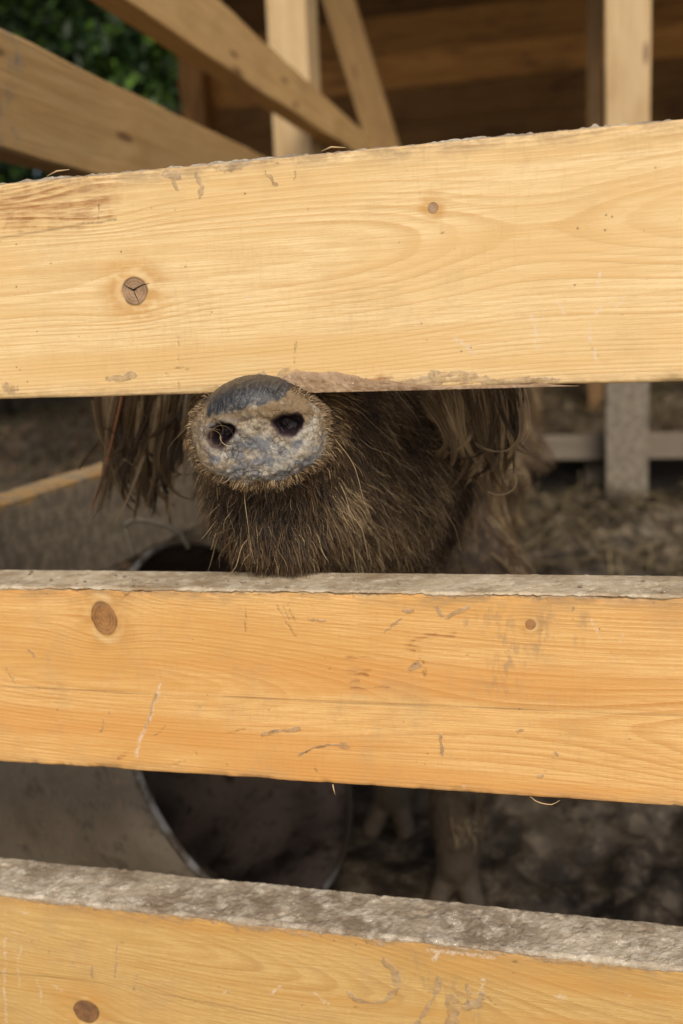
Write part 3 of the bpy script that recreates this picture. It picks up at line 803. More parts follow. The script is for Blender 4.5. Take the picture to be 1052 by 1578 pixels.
# clods standing on the crusts
def blob_mesh(name, r, seed, sub=2, squash=0.7, amp=0.35, fr=1.6):
    bm = bmesh.new()
    bmesh.ops.create_icosphere(bm, subdivisions=sub, radius=1.0)
    P = np.array([v.co[:] for v in bm.verts])
    d = 1 + amp * fbm(P + seed * 3.1, fr, 3, seed)
    for v, s in zip(bm.verts, d):
        v.co = Vector((v.co.x * s * r, v.co.y * s * r, v.co.z * s * r * squash))
    me = bpy.data.meshes.new(name)
    bm.to_mesh(me); bm.free()
    for pl in me.polygons: pl.use_smooth = True
    return me
clods = [blob_mesh('mud_clod', 0.004, s) for s in range(4)]
for (par, topf, cnt, smax, yr) in ((pm, M_top, 26, 0.45, (0.004, 0.052)), (pb, B_top, 34, 0.75, (0.004, 0.052))):
    for i in range(cnt):
        x = random.uniform(-0.52, 0.05) if par is not pt else random.uniform(-0.47, -0.2)
        o = link('mud_clod', clods[i % 4], MAT['crust'], par, (x, YF + random.uniform(*yr), float(topf(x)) + 0.002))
        s = random.uniform(0.22, smax); o.scale = (s * random.uniform(.8, 1.6), s, s * .8); o.rotation_euler = (0, 0, random.uniform(0, 6))

# thick smear squeezed along the lower arris of the upper plank where the snout rubs
def smear(name, x0, x1, parent, hmax, seed, peak):
    X = np.arange(x0, x1, 0.0011)
    s = np.linspace(0, 1, 22)
    XX, SS = np.meshgrid(X, s, indexing='ij')
    P0 = np.stack([X, X * 0, X * 0 + seed], -1)
    endf = sstep(x0, x0 + 0.03, X) * sstep(x1, x1 - 0.05, X)
    hgt = (0.002 + hmax * np.exp(-((X - peak) / 0.055) ** 2) + 0.006 * np.clip(fbm(P0, 40, 4, seed), 0, 1)) * endf + 0.0003
    ZZ = T_bot(X)[:, None] - 0.0012 + hgt[:, None] * SS
    PP = np.stack([XX, XX * 0, ZZ], -1)
    th = (0.0016 + 0.0020 * np.clip(0.45 + fbm(PP, 150, 4, seed + 2, .65), 0, 1) + 0.002 * np.clip(fbm(PP, 60, 2, seed + 3), 0, 1))
    th = th * np.sqrt(np.clip(1 - SS ** 3, 0, 1)) * endf[:, None] - 0.0008 * (SS > 0.98)
    YY = YF - th
    under = np.stack([X, np.full_like(X, YF + 0.012), T_bot(X) - 0.0006], -1)
    G = np.concatenate([under[:, None], np.stack([XX, YY, ZZ], -1)], 1)
    n, mm = G.shape[:2]
    idx = np.arange(n * mm).reshape(n, mm)
    Fq = np.stack([idx[:-1, :-1], idx[1:, :-1], idx[1:, 1:], idx[:-1, 1:]], -1).reshape(-1, 4)
    return link(name, np_mesh(name, G.reshape(-1, 3), Fq), MAT['smear'], parent)
MAT['smear'] = mud_material('rubbed_mud', (0.20, 0.125, 0.07), (0.33, 0.22, 0.13), (0.42, 0.30, 0.19), 0.25, 1.0)
smear('mud_smear', -0.255, -0.02, pt, 0.013, 12, -0.215)

# loose wood fibres under the middle plank
k = N('fibre'); MAT['fibre'] = k.out((0.52, 0.36, 0.19), 0.7)
tube('splinter', [(-0.2108, YF - .0005, 0.4315), (-0.2098, YF - .002, 0.428), (-0.2085, YF - .003, 0.424)], [.0005, .0004, .0001], MAT['fibre'], pm)
tube('splinter', [(-0.058, YF + .001, 0.4322), (-0.054, YF - .0015, 0.4302), (-0.050, YF - .002, 0.4290), (-0.046, YF - .002, 0.4284), (-0.042, YF - .002, 0.4284), (-0.039, YF - .001, 0.4296), (-0.036, YF, 0.4314)], [.0003, .0003, .00035, .00035, .0003, .0002, .0001], MAT['fibre'], pm)
tube('splinter', [(-0.412, YF + .002, 0.9075), (-0.402, YF - .001, 0.9098), (-0.392, YF, 0.9102)], [.0003, .0006, .0002], MAT['fibre'], pt)
tube('splinter', [(-0.196, YF + .002, 0.9066), (-0.188, YF - .001, 0.9082), (-0.178, YF, 0.9070)], [.0003, .0006, .0002], MAT['fibre'], pt)

def box_plank(name, length, w, h, mat, parent=None, rough=0.0015, seed=0, taper=None, mud=None, nseg=None):
    """length along local X from 0, width along Y 0..w, height along Z 0..h"""
    nseg = nseg or max(4, int(length / 0.04))
    X = np.linspace(0, length, nseg + 1)
    bv = min(0.004, w * .2, h * .2)
    ny, nz = 3, 5
    prof = []
    for i in range(nz + 1): prof.append((0, bv + (h - 2 * bv) * i / nz))
    for i in range(ny + 1): prof.append((bv + (w - 2 * bv) * i / ny, h))
    for i in range(nz + 1): prof.append((w, h - bv - (h - 2 * bv) * i / nz))
    for i in range(ny + 1): prof.append((w - bv - (w - 2 * bv) * i / ny, 0))
    prof = np.array(prof); mm = len(prof)
    XX = np.broadcast_to(X[:, None], (len(X), mm)).copy()
    YY = np.broadcast_to(prof[None, :, 0], (len(X), mm)).copy()
    ZZ = np.broadcast_to(prof[None, :, 1], (len(X), mm)).copy()
    if taper is not None:
        sc_ = 1 + (taper - 1) * XX / length
        ZZ = ZZ * sc_
    P = np.stack([XX, YY, ZZ], -1)
    YY += rough * fbm(P, 5, 3, seed); ZZ += rough * fbm(P, 5, 3, seed + 7)
    V = np.stack([XX, YY, ZZ], -1).reshape(-1, 3)
    idx = np.arange(len(X) * mm).reshape(len(X), mm); nx = np.roll(idx, -1, 1)
    Fq = np.stack([idx[:-1], nx[:-1], nx[1:], idx[1:]], -1).reshape(-1, 4)
    me = np_mesh(name, V, Fq, False)
    if mud is not None:
        set_attr(me, 'mud', mud(V))
    bm = bmesh.new(); bm.from_mesh(me); bm.verts.ensure_lookup_table()
    bm.faces.new([bm.verts[i] for i in idx[0]]); bm.faces.new([bm.verts[i] for i in idx[-1][::-1]])
    bmesh.ops.recalc_face_normals(bm, faces=bm.faces)
    bm.to_mesh(me); bm.free()
    return link(name, me, mat, parent)

def put(o, loc, rot=(0, 0, 0), origin=(0, 0, 0)):
    o.location = Vector(loc) - Vector(origin); o.rotation_euler = rot
    return o

# posts that carry the planks, beyond the frame on both sides
FO = (-0.30, 0.75, 0.0)
for x in (-1.15, 0.48):
    o = box_plank('post', 1.25, 0.10, 0.10, MAT['post'], fence, seed=3, mud=lambda V: (V[:, 0] < .3) * 0.8)
    put(o, (x + 0.10, 0.79, -0.15), (0, R(-90), 0), FO)

# ------------------------------------------------------------------ side fence of the pen (left), runs away from the camera
side = empty('side_fence', (-0.80, 2.3, 0.0))
tag(side, 'left side fence of thick golden rails running back to the shed', 'fence')
SO = (-0.80, 2.3, 0.0)
# rails: local X -> world +Y ; local Y -> world -X
def rail(z, h, y0, y1, taper=None, mud=None, seed=0, lab=None):
    o = box_plank('rail', y1 - y0, 0.056, h, MAT['rail'], side, 0.004, seed, taper, mud or (lambda V: 0.12 + 0.25 * (fbm(V, 3, 2, 5) > 0.25)))
    put(o, (-0.780, y0, z), (0, 0, R(90)), SO)
    if lab: o['label'] = lab
    return o
rail(0.780 + 0.261, 0.158, 0.80, 3.00, 0.975, seed=4)
rail(0.780 + 0.5615, 0.175, 0.80, 3.60, 0.45, seed=6)
rail(0.42, 0.163, 0.80, 3.00, 1.0, mud=lambda V: np.where((V[:, 1] < 0.003) & (V[:, 2] < 0.150), 1.0, 0.42), seed=9, lab='lowest rail with its inner face coated in grey mud')
for y in (0.86,):
    o = box_plank('post', 1.75, 0.11, 0.11, MAT['post'], side, seed=5, mud=lambda V: V[:, 0] * 0)
    put(o, (-0.84, y, -0.1), (0, R(-90), 0), SO)

# ------------------------------------------------------------------ open timber shed behind
shed = empty('timber_shed', (0.3, 4.0, 0.2))
tag(shed, 'open timber shed with pale posts and dark brown board walls behind the pen', 'shed')
HO = (0.3, 4.0, 0.2)
def spost(x, y, w, d, z0, z1, mat, mud=None, lean=0, name='post'):
    # local X up ; local Y -> world Y ; local Z -> world -X
    o = box_plank(name, z1 - z0, d, w, mat, shed, 0.002, int(x * 10) & 7, None, mud or (lambda V: V[:, 0] * 0 + 0.05))
    put(o, (x + w, y, z0), (0, R(-90) + lean, 0), HO)
    return o
pm_mud = lambda V: sstep(0.75, 0.55, V[:, 0]) * 1.0
spost(-0.955, 2.98, 0.118, 0.13, -0.1, 2.7, MAT['post'])
spost(-0.012, 3.00, 0.118, 0.12, 0.0, 2.7, MAT['post'], pm_mud)
spost(1.30, 3.00, 0.118, 0.12, 0.0, 2.7, MAT['post'], pm_mud)
spost(-2.05, 4.95, 0.12, 0.12, 0.0, 2.7, MAT['shed'])
spost(-0.086, 4.30, 0.058, 0.08, 0.2, 2.7, MAT['roof'])
# brace: leaning
br = box_plank('brace', 2.0, 0.06, 0.105, MAT['brace_shade'], shed, 0.002, 2, None, lambda V: V[:, 0] * 0)
dirb = Vector((-0.891 + 0.760, 0, 1.896 - 1.431)).normalized()
put(br, Vector((-0.71, 3.6, 1.431)) - dirb * 0.8, (0, -math.atan2(dirb.z, dirb.x), 0), HO)
# low rail behind the post and the stub beside it
for (x0, x1, z) in ((-0.62, 1.60, 0.368),):
    o = box_plank('low_rail', x1 - x0, 0.05, 0.075, MAT['grey'], shed, 0.003, 3)
    put(o, (x0, 3.125, z), (0, 0, 0), HO)
o = box_plank('gap_shade_board', 2.2, 0.03, 0.17, MAT['gap_shade'], shed, 0.003, 4); put(o, (-0.60, 3.24, 0.215), (0, 0, 0), HO)  # added board, its black stands for the shaded gap under the rail
spost(-0.075, 3.178, 0.06, 0.06, 0.10, 0.42, MAT['grey'], name='stub_post')
# eaves beam, rafters, roof boards
o = box_plank('eaves_beam', 5.2, 0.10, 0.16, MAT['rail'], shed, 0.003, 1, None, lambda V: V[:, 0] * 0); put(o, (-2.3, 2.99, 2.70), (0, 0, 0), HO)
for x in (-2.1, -0.9, 0.3, 1.5, 2.6):
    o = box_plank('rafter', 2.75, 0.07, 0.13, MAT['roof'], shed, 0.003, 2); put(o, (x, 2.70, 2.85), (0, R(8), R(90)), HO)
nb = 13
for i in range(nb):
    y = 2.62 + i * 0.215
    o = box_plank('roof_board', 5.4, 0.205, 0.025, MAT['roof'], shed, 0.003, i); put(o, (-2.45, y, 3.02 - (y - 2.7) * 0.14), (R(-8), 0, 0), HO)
# back wall boards, each uneven with dark gaps between
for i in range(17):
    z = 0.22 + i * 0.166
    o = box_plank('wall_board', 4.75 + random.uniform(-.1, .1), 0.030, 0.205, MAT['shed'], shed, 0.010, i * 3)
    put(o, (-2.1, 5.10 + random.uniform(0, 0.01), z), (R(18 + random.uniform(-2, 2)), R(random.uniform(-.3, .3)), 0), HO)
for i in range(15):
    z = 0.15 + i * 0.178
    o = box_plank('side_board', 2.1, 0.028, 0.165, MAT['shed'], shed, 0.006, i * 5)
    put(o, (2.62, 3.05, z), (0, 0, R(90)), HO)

# ------------------------------------------------------------------ tipped feed tub
tubroot = empty('feed_tub', (-0.56, 1.24, 0.0))
tag(tubroot, 'tipped round grey metal feed tub lying in the mud left of the pig', 'tub')
TO = np.array((-0.56, 1.24, 0.0))
azt, elt = R(-5.04), R(25.8)
Nn = np.array([math.cos(azt) * math.cos(elt), math.sin(azt) * math.cos(elt), math.sin(elt)])
Tt = np.array([-math.sin(azt), math.cos(azt), 0.0]); Vv = np.cross(Nn, Tt)
Cc = np.array([-0.483, 1.237, 0.273])
def tub_pt(s, r, a):
    return Cc + Nn * s + r * (math.cos(a) * Tt + math.sin(a) * Vv) - TO
ns = 72
rings = [(0.0, 0.258), (-0.06, 0.247), (-0.12, 0.236), (-0.18, 0.226), (-0.34, 0.205), (-0.355, 0.19), (-0.355, 0.10), (-0.355, 0.01),
         (-0.349, 0.01), (-0.349, 0.10), (-0.346, 0.186), (-0.335, 0.200), (-0.18, 0.221), (-0.12, 0.231), (-0.06, 0.242), (0.0, 0.253)]
Vt = []
for s, r in rings:
    for j in range(ns):
        a = 2 * math.pi * j / ns
        Vt.append(tub_pt(s + 0.004 * math.sin(3 * a + s * 9), r * (1 + 0.012 * math.sin(2 * a + 1) + 0.006 * math.sin(5 * a + s * 20)), a))
Vt = np.array(Vt); idx = np.arange(len(rings) * ns).reshape(len(rings), ns)
idx = np.concatenate([idx, idx[:1]], 0); nx = np.roll(idx, -1, 1)
Ft = np.stack([idx[:-1], nx[:-1], nx[1:], idx[1:]], -1).reshape(-1, 4)
k = N('dull_zinc')
co = k.coord()
n1 = k.noise(co, 7, 6, 0.7); n2 = k.noise(co, 28, 5, 0.7); n3 = k.noise(co, 110, 4)
c = k.mix(k.ramp(n1, 0.35, 0.65), (0.17, 0.138, 0.098), (0.29, 0.245, 0.185))
c = k.mix(k.m('MULTIPLY', k.ramp(n2, 0.50, 0.72), 0.75), c, (0.075, 0.052, 0.036))
c = k.mix(k.m('MULTIPLY', k.ramp(n3, 0.55, 0.7), 0.6), c, (0.34, 0.24, 0.16))
muck = k.mix(k.ramp(n1, 0.40, 0.62), (0.018, 0.013, 0.010), (0.15, 0.108, 0.09))
muck = k.mix(k.m('MULTIPLY', k.ramp(n2, 0.5, 0.68), 0.8), muck, (0.012, 0.009, 0.007))
c = k.mix(k.attr('muck'), c, muck)
MAT['zinc'] = k.out(c, k.ramp(n2, 0.4, 0.6, 0.5, 0.85), k.bump(n2, 0.5, 0.004), 0.4)
MAT['zinc'].node_tree.nodes['Principled BSDF'].inputs['Metallic'].default_value = 0.15
k = N('rim_metal')
co = k.coord()
MAT['rim'] = k.out(k.mix(k.ramp(k.noise(co, 40, 4), 0.4, 0.65), (0.27, 0.265, 0.255), (0.09, 0.07, 0.05)), 0.5, None, 0.5)
c = MAT['rim'].node_tree.nodes['Principled BSDF'].inputs['Base Color'].links[0].from_socket
MAT['rim'] = k.out(k.mix(k.attr('muck'), c, (0.05, 0.037, 0.028)), 0.6)
sm = np_mesh('shell', Vt, Ft); ins = np.repeat(np.arange(len(rings)) >= 8, ns).astype(np.float32); set_attr(sm, 'muck', ins); link('shell', sm, MAT['zinc'], tubroot)
rp = [tub_pt(0.002 + 0.004 * math.sin(3 * a), 0.2565 * (1 + 0.012 * math.sin(2 * a + 1) + 0.006 * math.sin(5 * a)), a) for a in np.linspace(0, 2 * math.pi, 97)]
rim_o = tube('rim', rp, 0.0050, MAT['rim'], tubroot, 8)
set_attr(rim_o.data, 'muck', np.repeat(sstep(-0.45, 0.1, np.cos(np.linspace(0, 2 * math.pi, 97)) * 0.9 + 0.15 * np.sin(np.linspace(0, 40, 97))), 8))  # muck on the far side, also darkens the rim where it catches light
k = N('dirty_wire'); co = k.coord(); MAT['wire'] = k.out(k.mix(k.noise(co, 60, 4), (0.10, 0.08, 0.055), (0.26, 0.225, 0.17)), 0.7)
hp = [(-0.61, 1.2, 0.50), (-0.615, 1.2, 0.525), (-0.618, 1.198, 0.545), (-0.60, 1.195, 0.553), (-0.575, 1.19, 0.551), (-0.553, 1.19, 0.545), (-0.535, 1.19, 0.535), (-0.525, 1.19, 0.515)]
hs = []
hp = np.array(hp)
for i in range(len(hp) - 1):
    for t in np.linspace(0, 1, 4, endpoint=False): hs.append(hp[i] * (1 - t) + hp[i + 1] * t)
hs.append(hp[-1])
tube('handle', np.array(hs) - TO, 0.0034, MAT['wire'], tubroot, 8)

# ------------------------------------------------------------------ the pig
def smin(a, b, k):
    h = np.clip(0.5 + 0.5 * (b - a) / k, 0, 1)
    return b * (1 - h) + a * h - k * h * (1 - h)
def smax(a, b, k):
    return -smin(-a, -b, k)
def f3(v): return np.array(v, dtype=np.float32)
def rcone(P, a, b, ra, rb, sx=1.0, sz=1.0):
    a, b = f3(a), f3(b)
    sc_ = f3((sx, 1, sz))
    Q = (P - a) / sc_; d = (b - a) / sc_
    t = np.clip(Q @ d / (d @ d), 0, 1)
    r = ra + (rb - ra) * t
    return (np.linalg.norm(Q - t[..., None] * d, axis=-1) - r) * min(sx, 1, sz)
def ell(P, c, r):
    r = f3(r); Q = (P - f3(c)) / r
    k0 = np.linalg.norm(Q, axis=-1); k1 = np.linalg.norm(Q / r, axis=-1)
    return k0 * (k0 - 1) / np.maximum(k1, 1e-6)

SC = f3((-0.247, 0.694, 0.712))                      # snout disc centre
sn = f3((0.20, -0.965, 0.10)); sn /= np.linalg.norm(sn)
sr = f3((0.97, 0.20, 0.030)); sr = sr - sn * (sr @ sn); sr /= np.linalg.norm(sr)
su = np.cross(sr, -sn); su = su if su[2] > 0 else -su
def slocal(P):
    Q = P - SC
    return Q @ sr, Q @ su, Q @ sn

EARS = {
 'L': dict(p=[(-0.350, 1.010, 0.845), (-0.420, 0.985, 0.835), (-0.448, 0.960, 0.770), (-0.454, 0.940, 0.700), (-0.456, 0.928, 0.660)], hw=[0.035, 0.046, 0.042, 0.030, 0.010], w=(0.93, 0.36, 0.0)),
 'R': dict(p=[(-0.225, 1.000, 0.845), (-0.165, 0.960, 0.838), (-0.140, 0.940, 0.780), (-0.128, 0.925, 0.718), (-0.120, 0.922, 0.690)], hw=[0.035, 0.052, 0.050, 0.036, 0.010], w=(1.0, 0.02, 0.0)),
}
def ear_sdf(P, e):
    pts = f3(e['p']); w = f3(e['w']); w /= np.linalg.norm(w)
    d = None
    for i in range(len(pts) - 1):
        a, b = pts[i], pts[i + 1]
        ab = b - a
        nn = np.cross(ab, w); nn /= np.linalg.norm(nn)
        t = np.clip((P - a) @ ab / (ab @ ab), 0, 1)
        hw = e['hw'][i] + (e['hw'][i + 1] - e['hw'][i]) * t
        Q = P - a - t[..., None] * ab
        wa = Q @ w
        Q = Q - np.clip(wa, -hw, hw)[..., None] * w
        s = np.linalg.norm(Q, axis=-1) - 0.009
        d = s if d is None else smin(d, s, 0.008)
    return d

def snout_sdf(P):
    a, b, c = slocal(P)
    # shield-like disc with rounded edge
    wid = 0.0500 - 0.10 * np.clip(b - 0.004, 0, 1) ** 1.0 - 0.16 * np.clip(-b - 0.016, 0, 1)
    rr = (np.abs(a / np.maximum(wid, .01)) ** 2.7 + np.abs((b + 0.0015) / 0.0310) ** 2.7) ** (1 / 2.7)
    dr = (rr - 1) * 0.034
    dish = -0.0020 * np.exp(-(a / 0.03) ** 2 - ((b + 0.012) / 0.016) ** 2) - 0.10 * np.clip(b - 0.002, 0, 1)
    dc = np.maximum(c - dish, -c - 0.045)
    d = smax(dr, dc, 0.018)
    dome = ell(np.stack([a, b, c], -1), (-0.003, 0.0210, -0.021), (0.033, 0.0180, 0.027))
    d = smin(d, dome, 0.011)
    return d

def pig_sdf(P):
    d = rcone(P, (-0.255, 0.745, 0.706), (-0.278, 0.985, 0.745), 0.0465, 0.108)
    d = smin(d, ell(P, (-0.287, 1.00, 0.815), (0.105, 0.13, 0.10)), 0.05)
    d = smin(d, rcone(P, (-0.264, 0.792, 0.648), (-0.268, 0.97, 0.625), 0.051, 0.094, 1.0, 1.0), 0.035)
    d = smin(d, ell(P, (-0.232, 0.975, 0.640), (0.085, 0.11, 0.10)), 0.04)
    d = smin(d, ell(P, (-0.312, 0.990, 0.650), (0.060, 0.10, 0.09)), 0.04)
    d = smin(d, rcone(P, (-0.272, 1.03, 0.70), (-0.340, 1.32, 0.66), 0.125, 0.182), 0.06)
    d = smin(d, rcone(P, (-0.352, 1.38, 0.62), (-0.39, 2.10, 0.66), 0.190, 0.230, 0.95, 1.10), 0.08)
    d = smin(d, ell(P, (-0.36, 2.22, 0.66), (0.20, 0.20, 0.24)), 0.08)
    d = smin(d, ell(P, (-0.238, 1.36, 0.50), (0.075, 0.12, 0.19)), 0.05)
    d = smin(d, ell(P, (-0.43, 1.40, 0.50), (0.075, 0.12, 0.19)), 0.05)
    def leg(pts, rad, hoof):
        nonlocal d
        l = None
        for i in range(len(pts) - 1):
            s = rcone(P, pts[i], pts[i + 1], rad[i], rad[i + 1])
            l = s if l is None else smin(l, s, 0.02)
        hx, hy, hz = hoof
        for dx, sp in ((-0.019, -0.004), (0.019, 0.004)):
            s = rcone(P, (hx + dx * 0.55, hy + 0.012, hz + 0.052), (hx + dx * 1.25 + sp, hy - 0.022, hz + 0.010), 0.017, 0.0155)
            l = smin(l, s, 0.010)
        for dx in (-0.024, 0.024):
            l = smin(l, rcone(P, (hx + dx * .8, hy + 0.03, hz + 0.075), (hx + dx, hy + 0.038, hz + 0.052), 0.012, 0.008), 0.010)
        d = smin(d, l, 0.035)
    gh = lambda x, y: float(ground_h(np.array([x]), np.array([y]))[0])
    for (x, y, z0) in ((-0.205, 1.28, 0.46), (-0.335, 1.46, 0.46)):
        g = gh(x, y) - 0.006
        leg([(x + 0.005, y + 0.05, z0), (x, y + 0.005, g + 0.225), (x, y + 0.012, g + 0.115), (x, y + 0.005, g + 0.065)], [0.080, 0.040, 0.030, 0.029], (x, y, g))
    for (x, y, z0) in ((-0.25, 2.14, 0.52), (-0.47, 2.28, 0.52)):
        g = gh(x, y) - 0.006
        leg([(x, y - 0.06, z0), (x, y - 0.02, g + 0.30), (x, y + 0.10, g + 0.21), (x, y + 0.03, g + 0.08), (x, y, g + 0.06)], [0.115, 0.062, 0.036, 0.030, 0.029], (x, y, g))
    # tail
    d = smin(d, rcone(P, (-0.36, 2.40, 0.78), (-0.38, 2.47, 0.62), 0.018, 0.007), 0.02)
    for e in EARS.values():
        d = smin(d, ear_sdf(P, e), 0.015)
    d = smin(d, snout_sdf(P), 0.022)
    return d

def full_sdf(P):
    return pig_sdf(P)

def surface_nets(f, lo, hi, h):
    lo = f3(lo)
    n = np.ceil((f3(hi) - lo) / h).astype(int) + 1
    gx_ = lo[0] + h * np.arange(n[0], dtype=np.float32)
    gy_ = lo[1] + h * np.arange(n[1], dtype=np.float32)
    gz_ = lo[2] + h * np.arange(n[2], dtype=np.float32)
    Vv_ = np.empty(n, dtype=np.float32)
    for i in range(0, n[0], 12):
        A, B, C = np.meshgrid(gx_[i:i + 12], gy_, gz_, indexing='ij')
        Vv_[i:i + 12] = f(np.stack([A, B, C], -1))
    S = Vv_ < 0
    cnt = sum(S[a:n[0] - 1 + a, b:n[1] - 1 + b, c:n[2] - 1 + c].astype(np.int8) for a in (0, 1) for b in (0, 1) for c in (0, 1))
    act = np.argwhere((cnt > 0) & (cnt < 8))
    vid = -np.ones(n - 1, dtype=np.int64)
    vid[tuple(act.T)] = np.arange(len(act))
    corners = [(a, b, c) for a in (0, 1) for b in (0, 1) for c in (0, 1)]
    acc = np.zeros((len(act), 3)); num = np.zeros(len(act))
    for i, c0 in enumerate(corners):
        for c1 in corners[i + 1:]:
            if sum(abs(np.array(c0) - np.array(c1))) != 1: continue
            v0 = Vv_[tuple((act + c0).T)]; v1 = Vv_[tuple((act + c1).T)]
            cr = (v0 < 0) != (v1 < 0)
            t = np.where(cr, v0 / np.where(cr, v0 - v1, 1), 0)
            p = np.array(c0) + t[:, None] * (np.array(c1) - np.array(c0))
            acc += np.where(cr[:, None], p, 0); num += cr
    vert = lo + h * (act + acc / num[:, None])
    quads = []
    for ax in range(3):
        o1, o2 = [(1, 2), (2, 0), (0, 1)][ax]
        sl0 = [slice(None)] * 3; sl1 = [slice(None)] * 3
        sl0[ax] = slice(0, n[ax] - 1); sl1[ax] = slice(1, n[ax])
        s0, s1 = S[tuple(sl0)], S[tuple(sl1)]
        e = np.argwhere(s0 != s1)
        e = e[(e[:, o1] > 0) & (e[:, o2] > 0) & (e[:, o1] < n[o1] - 1) & (e[:, o2] < n[o2] - 1)]
        u1 = np.zeros(3, int); u1[o1] = 1
        u2 = np.zeros(3, int); u2[o2] = 1
        q = np.stack([vid[tuple((e - u1 - u2).T)], vid[tuple((e - u2).T)], vid[tuple(e.T)], vid[tuple((e - u1).T)]], -1)
        flip = ~s0[tuple(e.T)]
        q[flip] = q[flip][:, ::-1]
        quads.append(q)
    return vert, np.concatenate(quads)

PO = np.array((-0.30, 1.40, 0.0), dtype=np.float32)
pv, pq = surface_nets(pig_sdf, (-0.62, 0.645, -0.06), (0.02, 2.53, 0.99), 0.0095)
me = np_mesh('pig', pv, pq)
bm = bmesh.new(); bm.from_mesh(me)
def refine(test):
    eds = [e for e in bm.edges if test(e.verts[0].co) and test(e.verts[1].co)]
    bmesh.ops.subdivide_edges(bm, edges=eds, cuts=1, use_grid_fill=True)
def project(P, it=3, f=full_sdf):
    for _ in range(it):
        d = f(P); e = np.float32(0.0008)
        g = np.stack([f(P + f3((e, 0, 0))) - f(P - f3((e, 0, 0))), f(P + f3((0, e, 0))) - f(P - f3((0, e, 0))), f(P + f3((0, 0, e))) - f(P - f3((0, 0, e)))], -1) / (2 * e)
        gl = np.linalg.norm(g, axis=-1, keepdims=True)
        P = P - np.clip(d, -0.004, 0.004)[:, None] * g / np.maximum(gl, 0.3) ** 1
    return P, g / np.maximum(gl, 1e-6)
refine(lambda c: c.y < 0.90)
refine(lambda c: c.y < 0.765)
def pull():
    P = np.array([v.co[:] for v in bm.verts], dtype=np.float32)
    sel = P[:, 1] < 0.80
    Q, _ = project(P[sel], 3)
    P[sel] = Q
    for v, c in zip(bm.verts, P): v.co = c
pull()
refine(lambda c: c.y < 0.735)
bmesh.ops.triangulate(bm, faces=[f for f in bm.faces if len(f.verts) > 4])
bm.to_mesh(me); bm.free()
P = np.empty(len(me.vertices) * 3, dtype=np.float32); me.vertices.foreach_get('co', P); P = P.reshape(-1, 3)
sel = P[:, 1] < 0.78
Pn_, Gn_ = project(P[sel], 12)
P, G = project(P, 3)
P[sel] = Pn_; G[sel] = Gn_
a_, b_, c_ = slocal(P)
rr = np.sqrt((a_ / 0.052) ** 2 + ((b_ + 0.0015) / 0.0345) ** 2)
disc = sstep(-0.020, -0.011, c_) * sstep(1.10, 0.93, rr)
dome = sstep(-0.001, 0.005, b_ - 0.0145 - 0.17 * (a_ + 0.010) - 0.8 * np.clip(a_ - 0.017, 0, 1) + 0.0035 * fbm(P, 130, 4, 8)) * sstep(-0.050, -0.036, c_) * sstep(0.036, 0.028, np.abs(a_ + 0.004)) * (P[:, 1] < 0.76)
nos = np.zeros(len(P), dtype=np.float32); carve = np.zeros(len(P), dtype=np.float32); lip = np.zeros(len(P), dtype=np.float32)
for (na, nb_, sk) in ((-0.0245, 0.0005, 0.30), (0.0215, 0.0040, -0.12)):
    q = np.sqrt(((a_ - na) / 0.0118) ** 2 + ((b_ - nb_ - sk * (a_ - na)) / np.clip(0.0086 + 0.12 * (a_ - na) * np.sign(na), 0.004, 0.012)) ** 2) * (1 + 0.45 * fbm(P, 120, 4, 3))
    fr_ = (c_ > -0.022) & (P[:, 1] < 0.74)
    nos = np.maximum(nos, sstep(1.12, 0.55, q) * fr_)
    carve = np.maximum(carve, 0.016 * sstep(1.06, 0.40, q) * fr_)
    lip = np.maximum(lip, np.exp(-((q - 1.22) / 0.16) ** 2) * fr_)
# crusted mud on the snout face
front_y = P[:, 1] < 0.76
crustn = fbm(P, 170, 4, 3, .7) * 0.0026 + np.clip(fbm(P, 80, 4, 6) - 0.02, 0, 1) * 0.0060 + fbm(P, 32, 2, 15) * 0.004
P = P + G * ((crustn * np.clip(disc + 0.5 * sstep(-0.05, -0.015, c_) * (rr < 1.25), 0, 1) * (1 - dome) * (1 - nos)) * front_y)[:, None]
crease = np.exp(-((b_ - 0.0085 - 0.002 * np.cos(a_ * 160)) / 0.0014) ** 2) * sstep(0.018, 0.010, np.abs(a_)) * (c_ > -0.025)
P = P - sn * carve[:, None] + f3((0.08, 0, 0.25)) * (carve * 0.5)[:, None] + sn * (lip * 0.0006 - crease * 0.0022 * front_y)[:, None]
P = P + G * ((noise(np.stack([a_ * 420, b_ * 110, c_ * 110], -1), 1.0, 3) * 0.00035 * dome * front_y))[:, None]
me.vertices.foreach_set('co', (P - PO).ravel())
for nm, arr in (('disc', disc), ('dome', dome), ('nostril', nos), ('brow', sstep(0.006, 0.016, b_ + 0.25 * np.clip(a_, 0, 1)) * 1.0 + sstep(-0.030, -0.044, a_) * 0.8)):
    set_attr(me, nm, arr)
set_attr(me, 'hoof', sstep(0.28, 0.16, P[:, 2] - ground_h(P[:, 0], P[:, 1])))
me.polygons.foreach_set('use_smooth', np.ones(len(me.polygons), dtype=bool))
me.update()

